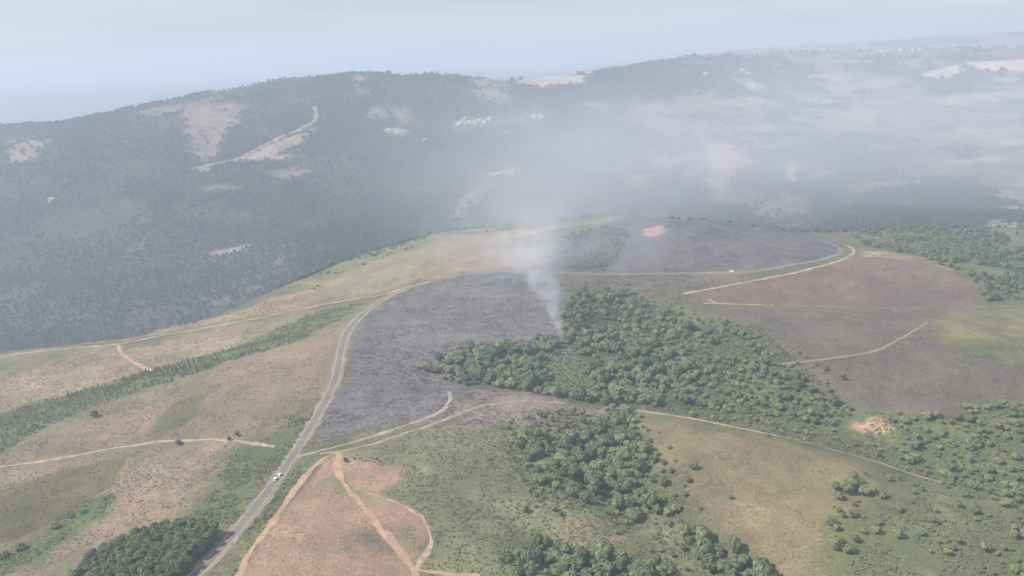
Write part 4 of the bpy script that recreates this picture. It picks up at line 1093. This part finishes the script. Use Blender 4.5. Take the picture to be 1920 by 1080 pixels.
def car(loc, rz, label, van=False):
    e = empty('parked_van' if van else 'car', loc, rz)
    L_ = 2.6 if van else 2.15
    hw = lambda z: .93 if z < .95 else .93 - (z - .95) * (.12 if van else .30)
    if van:
        prof = [(-L_, .35), (-L_, 2.25), (-L_ + .12, 2.35), (1.0, 2.35), (1.55, 2.15), (2.0, 1.25), (2.5, 1.05), (2.62, .7), (2.6, .35)]
    else:
        prof = [(-L_, .35), (-L_ - .02, .85), (-L_ + .12, .98), (-1.75, 1.42), (-1.3, 1.52), (.1, 1.52), (.95, 1.02), (1.9, .88), (2.12, .7), (2.15, .35)]
    extr('body', prof, .93, hw, CARM['white'], e)
    if van:
        quad('windscreen', [(1.60, -.74, 2.08), (1.98, -.86, 1.32), (1.98, .86, 1.32), (1.60, .74, 2.08)][::-1], CARM['glass'], e, .03)
        for s in (-1, 1):
            q_ = [(.7, s * .80, 2.05), (.7, s * .92, 1.35), (1.75, s * .92, 1.35), (1.45, s * .80, 2.05)]
            quad('side_window', q_ if s < 0 else q_[::-1], CARM['glass'], e, .03)
    else:
        quad('windscreen', [(.16, -.73, 1.49), (.88, -.86, 1.07), (.88, .86, 1.07), (.16, .73, 1.49)][::-1], CARM['glass'], e, .03)
        quad('rear_window', [(-1.78, -.76, 1.40), (-2.0, -.88, 1.04), (-2.0, .88, 1.04), (-1.78, .76, 1.40)], CARM['glass'], e, .03)
        for s in (-1, 1):
            q_ = [(-1.55, s * .79, 1.42), (-1.7, s * .905, 1.04), (.7, s * .905, 1.04), (.08, s * .79, 1.42)]
            quad('side_window', q_ if s < 0 else q_[::-1], CARM['glass'], e, .03)
    for s in (-1, 1):
        quad('headlight', [(2.18 if not van else 2.64, s * .55, .62), (2.18 if not van else 2.64, s * .85, .62), (2.14 if not van else 2.62, s * .85, .78), (2.14 if not van else 2.62, s * .55, .78)], CARM['lamp'], e, .03)
        quad('tail_light', [(-L_ - .05, s * .62, .70), (-L_ - .05, s * .88, .70), (-L_ - .03, s * .88, .90), (-L_ - .03, s * .62, .90)], CARM['red'], e, .02)
        for x in (-1.35 if not van else -1.7, 1.35 if not van else 1.65):
            V, Fc = [], []
            for k_, (yy, rr) in enumerate([(-.11, .22), (-.11, .31), (-.07, .34), (.07, .34), (.11, .31), (.11, .22)]):
                for j in range(16):
                    a = 2 * math.pi * j / 16; V.append((rr * math.cos(a), yy, rr * math.sin(a)))
            for k_ in range(5):
                for j in range(16): Fc.append((k_ * 16 + j, k_ * 16 + (j + 1) % 16, (k_ + 1) * 16 + (j + 1) % 16, (k_ + 1) * 16 + j))
            wh = link('wheel', mesh_np('tyre', V, Fc, CARM['rubber'], True), e, (x, s * .86, .34))
            V, Fc = [], []
            for yy, rr in [(-.09, .23), (.09, .23)]:
                for j in range(16):
                    a = 2 * math.pi * j / 16; V.append((rr * math.cos(a), yy, rr * math.sin(a)))
            Fc = [(j, (j + 1) % 16, 16 + (j + 1) % 16, 16 + j) for j in range(16)] + [tuple(range(16)), tuple(range(16, 32))[::-1]]
            link('rim', mesh_np('rim', V, Fc, CARM['rim']), wh)
    tag(e, label, 'van' if van else 'car')
    return e
def along(px, py, lane, rd_='main'):
    x, y, z = on(px, py)
    P_ = resample(RW[rd_][0], 2)
    i_ = int(np.argmin((P_[:, 0] - x) ** 2 + (P_[:, 1] - y) ** 2))
    t = P_[min(i_ + 2, len(P_) - 1)] - P_[max(i_ - 2, 0)]
    a = math.atan2(t[1], t[0])
    q_ = P_[i_] + lane * np.array([-math.sin(a), math.cos(a)])
    return (float(q_[0]), float(q_[1]), float(hgt(*q_)) + .205), a
l_, a_ = along(522, 901, .4)
car(l_, a_, 'white car on the road below the track junction, lower of the pair')
l_, a_ = along(530, 893, -.4)
car(l_, a_, 'white car on the road below the track junction, upper of the pair')
l_, a_ = along(1371, 511, .6, 'upper')
car(l_, a_ + math.pi, 'white van on the road below the burnt dome', True)

# ------------------------------------------------------------------ houses on the far hills
HM = dict(wall=plain('white_render', (.78, .76, .72), .9, 0, .08, .6), cream=plain('cream_render', (.68, .62, .53), .9, 0, .08, .6),
          roof=plain('clay_tiles', (.42, .30, .24), .9, 0, .2, .8), dark=plain('dark_opening', (.05, .05, .055), .4))
def house_meshes(mw):
    w_, d_, h_, r_ = 6.5, 4.5, 5.8, 2.2
    wall = mesh_np('house_wall', [(-w_, -d_, -3), (w_, -d_, -3), (w_, d_, -3), (-w_, d_, -3), (-w_, -d_, h_), (w_, -d_, h_), (w_, d_, h_), (-w_, d_, h_), (-w_, 0, h_ + r_ - .3), (w_, 0, h_ + r_ - .3)],
                   [(0, 1, 5, 4), (1, 2, 6, 9, 5), (2, 3, 7, 6), (3, 0, 4, 8, 7)], mw)
    o_ = .6
    roof = mesh_np('house_roof', [(-w_ - o_, -d_ - o_, h_ - .25), (w_ + o_, -d_ - o_, h_ - .25), (w_ + o_, 0, h_ + r_), (-w_ - o_, 0, h_ + r_), (w_ + o_, d_ + o_, h_ - .25), (-w_ - o_, d_ + o_, h_ - .25),
                                  (-w_ - o_, -d_ - o_, h_ - .5), (w_ + o_, -d_ - o_, h_ - .5), (w_ + o_, d_ + o_, h_ - .5), (-w_ - o_, d_ + o_, h_ - .5)],
                   [(0, 1, 2, 3), (3, 2, 4, 5), (0, 6, 7, 1), (5, 4, 8, 9), (1, 7, 8, 4, 2), (0, 3, 5, 9, 6)], HM['roof'])
    return wall, roof
HW = [house_meshes(HM['wall']), house_meshes(HM['cream'])]
def wbox(w_, h_): 
    return mesh_np('opening', [(-w_, -.05, 0), (w_, -.05, 0), (w_, .05, 0), (-w_, .05, 0), (-w_, -.05, h_), (w_, -.05, h_), (w_, .05, h_), (-w_, .05, h_)],
                   [(0, 1, 5, 4), (1, 2, 6, 5), (2, 3, 7, 6), (3, 0, 4, 7), (4, 5, 6, 7)], HM['dark'])
WIN, DOOR = wbox(.55, 1.3), wbox(.55, 2.1)
def house(px, py, s, v, label, group=None):
    x, y, z = on(px, py)
    e = empty('house', (x, y, z + .3), rng.uniform(-.6, .6), s)
    link('wall', HW[v][0], e); link('roof', HW[v][1], e)
    link('door', DOOR, e, (0, -4.53, 0))
    for wx, wz in ((-4, 3.4), (0, 3.4), (4, 3.4), (-4, .9), (4, .9)):
        link('window', WIN, e, (wx, -4.53, wz))
    tag(e, label, 'house', group)
house(97, 377, .95, 0, 'lone white house on the low forested spur across the valley')
for px, py in [(862, 231), (868, 228), (874, 232), (879, 229), (885, 231), (889, 228), (893, 233), (898, 226), (908, 229), (916, 225), (921, 221), (871, 222), (858, 235)]:
    house(px, py, rng.uniform(.6, .9), 0, 'white house of the hamlet strung along the hillside', 'hillside hamlet houses')
for px, py in [(724, 246), (731, 247), (738, 246), (746, 249), (753, 249)]:
    house(px, py, rng.uniform(.65, .9), 1, 'cream house in the short row left of the hillside hamlet', 'short row of houses')
house(796, 264, .8, 0, 'white house alone between the two hillside hamlets')
for px, py in [(1000, 219), (1012, 217), (1018, 221), (948, 250)]:
    house(px, py, .8, 0, 'white house at the smoky right end of the hamlet', 'houses at the hamlet\'s smoky end')
for px, py in [(1650, 97), (1660, 96), (1690, 95), (1700, 93), (1712, 95), (1725, 93)]:
    house(px, py, 1.25, 0, 'white house of the village on the far ridge', 'far ridge village houses')
for px, py in [(1392, 133), (1402, 140), (1416, 166), (1324, 141)]:
    house(px, py, 1.25, 0, 'white farmhouse scattered on the hazy right hills', 'farmhouses on the hazy hills')

# ------------------------------------------------------------------ air: haze and smoke
def box(name, lo, hi, mt):
    (x0, y0, z0), (x1, y1, z1) = lo, hi
    V = [(x0, y0, z0), (x1, y0, z0), (x1, y1, z0), (x0, y1, z0), (x0, y0, z1), (x1, y0, z1), (x1, y1, z1), (x0, y1, z1)]
    return link(name, mesh_np(name, V, [(3, 2, 1, 0), (4, 5, 6, 7), (0, 1, 5, 4), (1, 2, 6, 5), (2, 3, 7, 6), (3, 0, 4, 7)], mt))
hm = bpy.data.materials.new('haze_air'); hm.use_nodes = True
N, L = hm.node_tree.nodes, hm.node_tree.links
N.remove(N['Principled BSDF'])
pv = N.new('ShaderNodeVolumePrincipled')
pv.inputs['Color'].default_value = (.735, .85, 1.0, 1)
pv.inputs['Density'].default_value = HAZE_DENSITY
pv.inputs['Anisotropy'].default_value = 0.15
L.new(pv.outputs['Volume'], N['Material Output'].inputs['Volume'])
zmin = float(ZT.min())
hz = box('haze', (GX[0] - 40, GY[0] - 40, zmin - 1), (GX[-1] + 40, GY[-1] + 40, HAZE_TOP), hm)
tag(hz, 'pale blue-grey haze filling the valley air', 'haze', kind='stuff')

def smoke_mat(name, build, col_=(.90, .93, .97), an=.1):
    m = bpy.data.materials.new(name); m.use_nodes = True
    N, L = m.node_tree.nodes, m.node_tree.links
    N.remove(N['Principled BSDF'])
    pv = N.new('ShaderNodeVolumePrincipled')
    pv.inputs['Color'].default_value = (*col_, 1)
    pv.inputs['Anisotropy'].default_value = an
    L.new(build(N, L), pv.inputs['Density'])
    L.new(pv.outputs['Volume'], N['Material Output'].inputs['Volume'])
    return m

sx, sy, sz_ = on(1054, 632)
def puff_axis(keys, peak, nscale, thin=.42):
    """density round a bent axis: keys = (height, dx, dy, radius, strength) above the object's origin"""
    hmax = keys[-1][0]
    def b(N, L):
        tc = N.new('ShaderNodeTexCoord').outputs['Object']
        sp = N.new('ShaderNodeSeparateXYZ'); L.new(tc, sp.inputs[0])
        def curve(idx):
            c = N.new('ShaderNodeFloatCurve')
            vals = [k_[idx] for k_ in keys]; lo, hi = min(vals), max(vals)
            rg = (hi - lo) or 1.0
            cu = c.mapping.curves[0]
            ptsn = [(k_[0] / hmax, (k_[idx] - lo) / rg) for k_ in keys]
            cu.points[0].location, cu.points[1].location = ptsn[0], ptsn[-1]
            for p in ptsn[1:-1]: cu.points.new(*p)
            c.mapping.update()
            L.new(math_(N, L, 'DIVIDE', sp.outputs[2], hmax), c.inputs['Value'])
            return math_(N, L, 'ADD', math_(N, L, 'MULTIPLY', c.outputs[0], rg), lo)
        ax, ay, R, S = (curve(i) for i in (1, 2, 3, 4))
        n1 = noise(N, L, tc, nscale * .5, 2, .5)
        sway = math_(N, L, 'MULTIPLY', math_(N, L, 'SUBTRACT', n1, .5), math_(N, L, 'MULTIPLY', R, 1.3))
        dx = math_(N, L, 'ADD', math_(N, L, 'SUBTRACT', sp.outputs[0], ax), sway)
        dy = math_(N, L, 'SUBTRACT', sp.outputs[1], ay)
        d2 = math_(N, L, 'ADD', math_(N, L, 'MULTIPLY', dx, dx), math_(N, L, 'MULTIPLY', dy, dy))
        g = math_(N, L, 'DIVIDE', d2, math_(N, L, 'MULTIPLY', R, R))
        f = math_(N, L, 'MAXIMUM', math_(N, L, 'SUBTRACT', 1.0, math_(N, L, 'MULTIPLY', g, .5)), 0.0)
        f = math_(N, L, 'MULTIPLY', f, f)
        n2 = noise(N, L, tc, nscale, 4, .62)
        w_ = ramp(N, L, n2, thin, thin + .28)
        return math_(N, L, 'MULTIPLY', math_(N, L, 'MULTIPLY', math_(N, L, 'MULTIPLY', f, S), w_), peak)
    return b

def smoke_hull(name, origin, keys, mt, label, marg=1.45, n=14):
    V, Fc = [], []
    ks = []
    for a, b in zip(keys[:-1], keys[1:]):
        for t in np.linspace(0, 1, 5)[:-1]: ks.append([a[i] + (b[i] - a[i]) * t for i in range(4)])
    ks.append(list(keys[-1][:4]))
    for z, x, y, R in ks:
        for j in range(n):
            a = 2 * math.pi * j / n
            V.append((x + marg * R * 1.35 * math.cos(a), y + marg * R * math.sin(a), z))
    m_ = len(ks)
    for i in range(m_ - 1):
        for j in range(n): Fc.append((i * n + j, i * n + (j + 1) % n, (i + 1) * n + (j + 1) % n, (i + 1) * n + j))
    Fc += [tuple(range(n))[::-1], tuple(range((m_ - 1) * n, m_ * n))]
    o = link(name, mesh_np(name, V, Fc, mt), None, origin)
    tag(o, label, 'smoke', kind='stuff')
    return o
K1 = [(0, 0, 0, 2.4, 1.0), (12, -4, 3, 5.0, .95), (28, -9, 9, 8.0, .75), (46, -15, 18, 14, .55), (62, -22, 32, 23, .34), (85, -24, 60, 34, .18), (112, -10, 110, 46, .0)]
smoke_hull('smoke_plume', (sx, sy, sz_), K1, smoke_mat('plume_smoke', puff_axis(K1, .15, .085, .36)), 'thin white smoke column rising from the wood\'s edge')
for px, py, hh, pk in ((672, 786, 9, .030), (805, 764, 8, .018), (972, 640, 14, .030)):
    x, y, z = on(px, py)
    K2 = [(0, 0, 0, 4, 1.0), (hh * .5, -2, 2, 6, .7), (hh, -3, 5, 8, 0)]
    smoke_hull('smoke_wisp', (x, y, z - .5), K2, smoke_mat('wisp_smoke', puff_axis(K2, pk, .14, .40)), 'low wisp of smoke drifting over the burnt field')
for o in [o for o in bpy.data.objects if o.name.startswith('smoke_wisp')]: o['group'] = 'wisps over the burnt field'

# drifting veil: lies in the valley behind the crest and spreads to the right
def veil(name, c, r, peak, nscale, label, thin=.40):
    def b(N, L):
        tc = N.new('ShaderNodeTexCoord').outputs['Object']
        ln = N.new('ShaderNodeVectorMath'); ln.operation = 'LENGTH'; L.new(tc, ln.inputs[0])
        f = ramp(N, L, ln.outputs['Value'], .15, .98, 1.0, 0.0)
        f = math_(N, L, 'MULTIPLY', f, f)
        mp = N.new('ShaderNodeMapping'); mp.inputs['Scale'].default_value = (r[0] / r[2] * .55, r[1] / r[2] * .3, 1.0)
        L.new(tc, mp.inputs['Vector'])
        w_ = ramp(N, L, noise(N, L, mp.outputs['Vector'], nscale, 4, .55), thin, thin + .3)
        return math_(N, L, 'MULTIPLY', math_(N, L, 'MULTIPLY', f, w_), peak)
    me_ = mesh_np(name, I2[0], I2[1], smoke_mat(name + '_smoke', b, (.92, .93, 1.0)))
    o = link(name, me_, None, c)
    o.scale = r
    tag(o, label, 'smoke', kind='stuff')
def along_ray(px, py, Y):
    d = ray(np.array([px], float), np.array([py], float))[0]
    return tuple(float(v) for v in (d[0] * Y / d[1], Y, H + d[2] * Y / d[1]))
veil('smoke_veil', along_ray(1000, 455, 980), (230, 200, 75), .0090, 1.5, 'thin smoke spreading over the crest above the burnt field')
veil('smoke_bank', along_ray(1060, 330, 1300), (430, 280, 180), .0036, 1.5, 'pale smoke bank climbing behind the crest above the plume', .26)
veil('smoke_drift', along_ray(1540, 270, 1650), (1150, 560, 300), .0029, 1.2, 'broad grey smoke drift lying over the right-hand hills', .22)
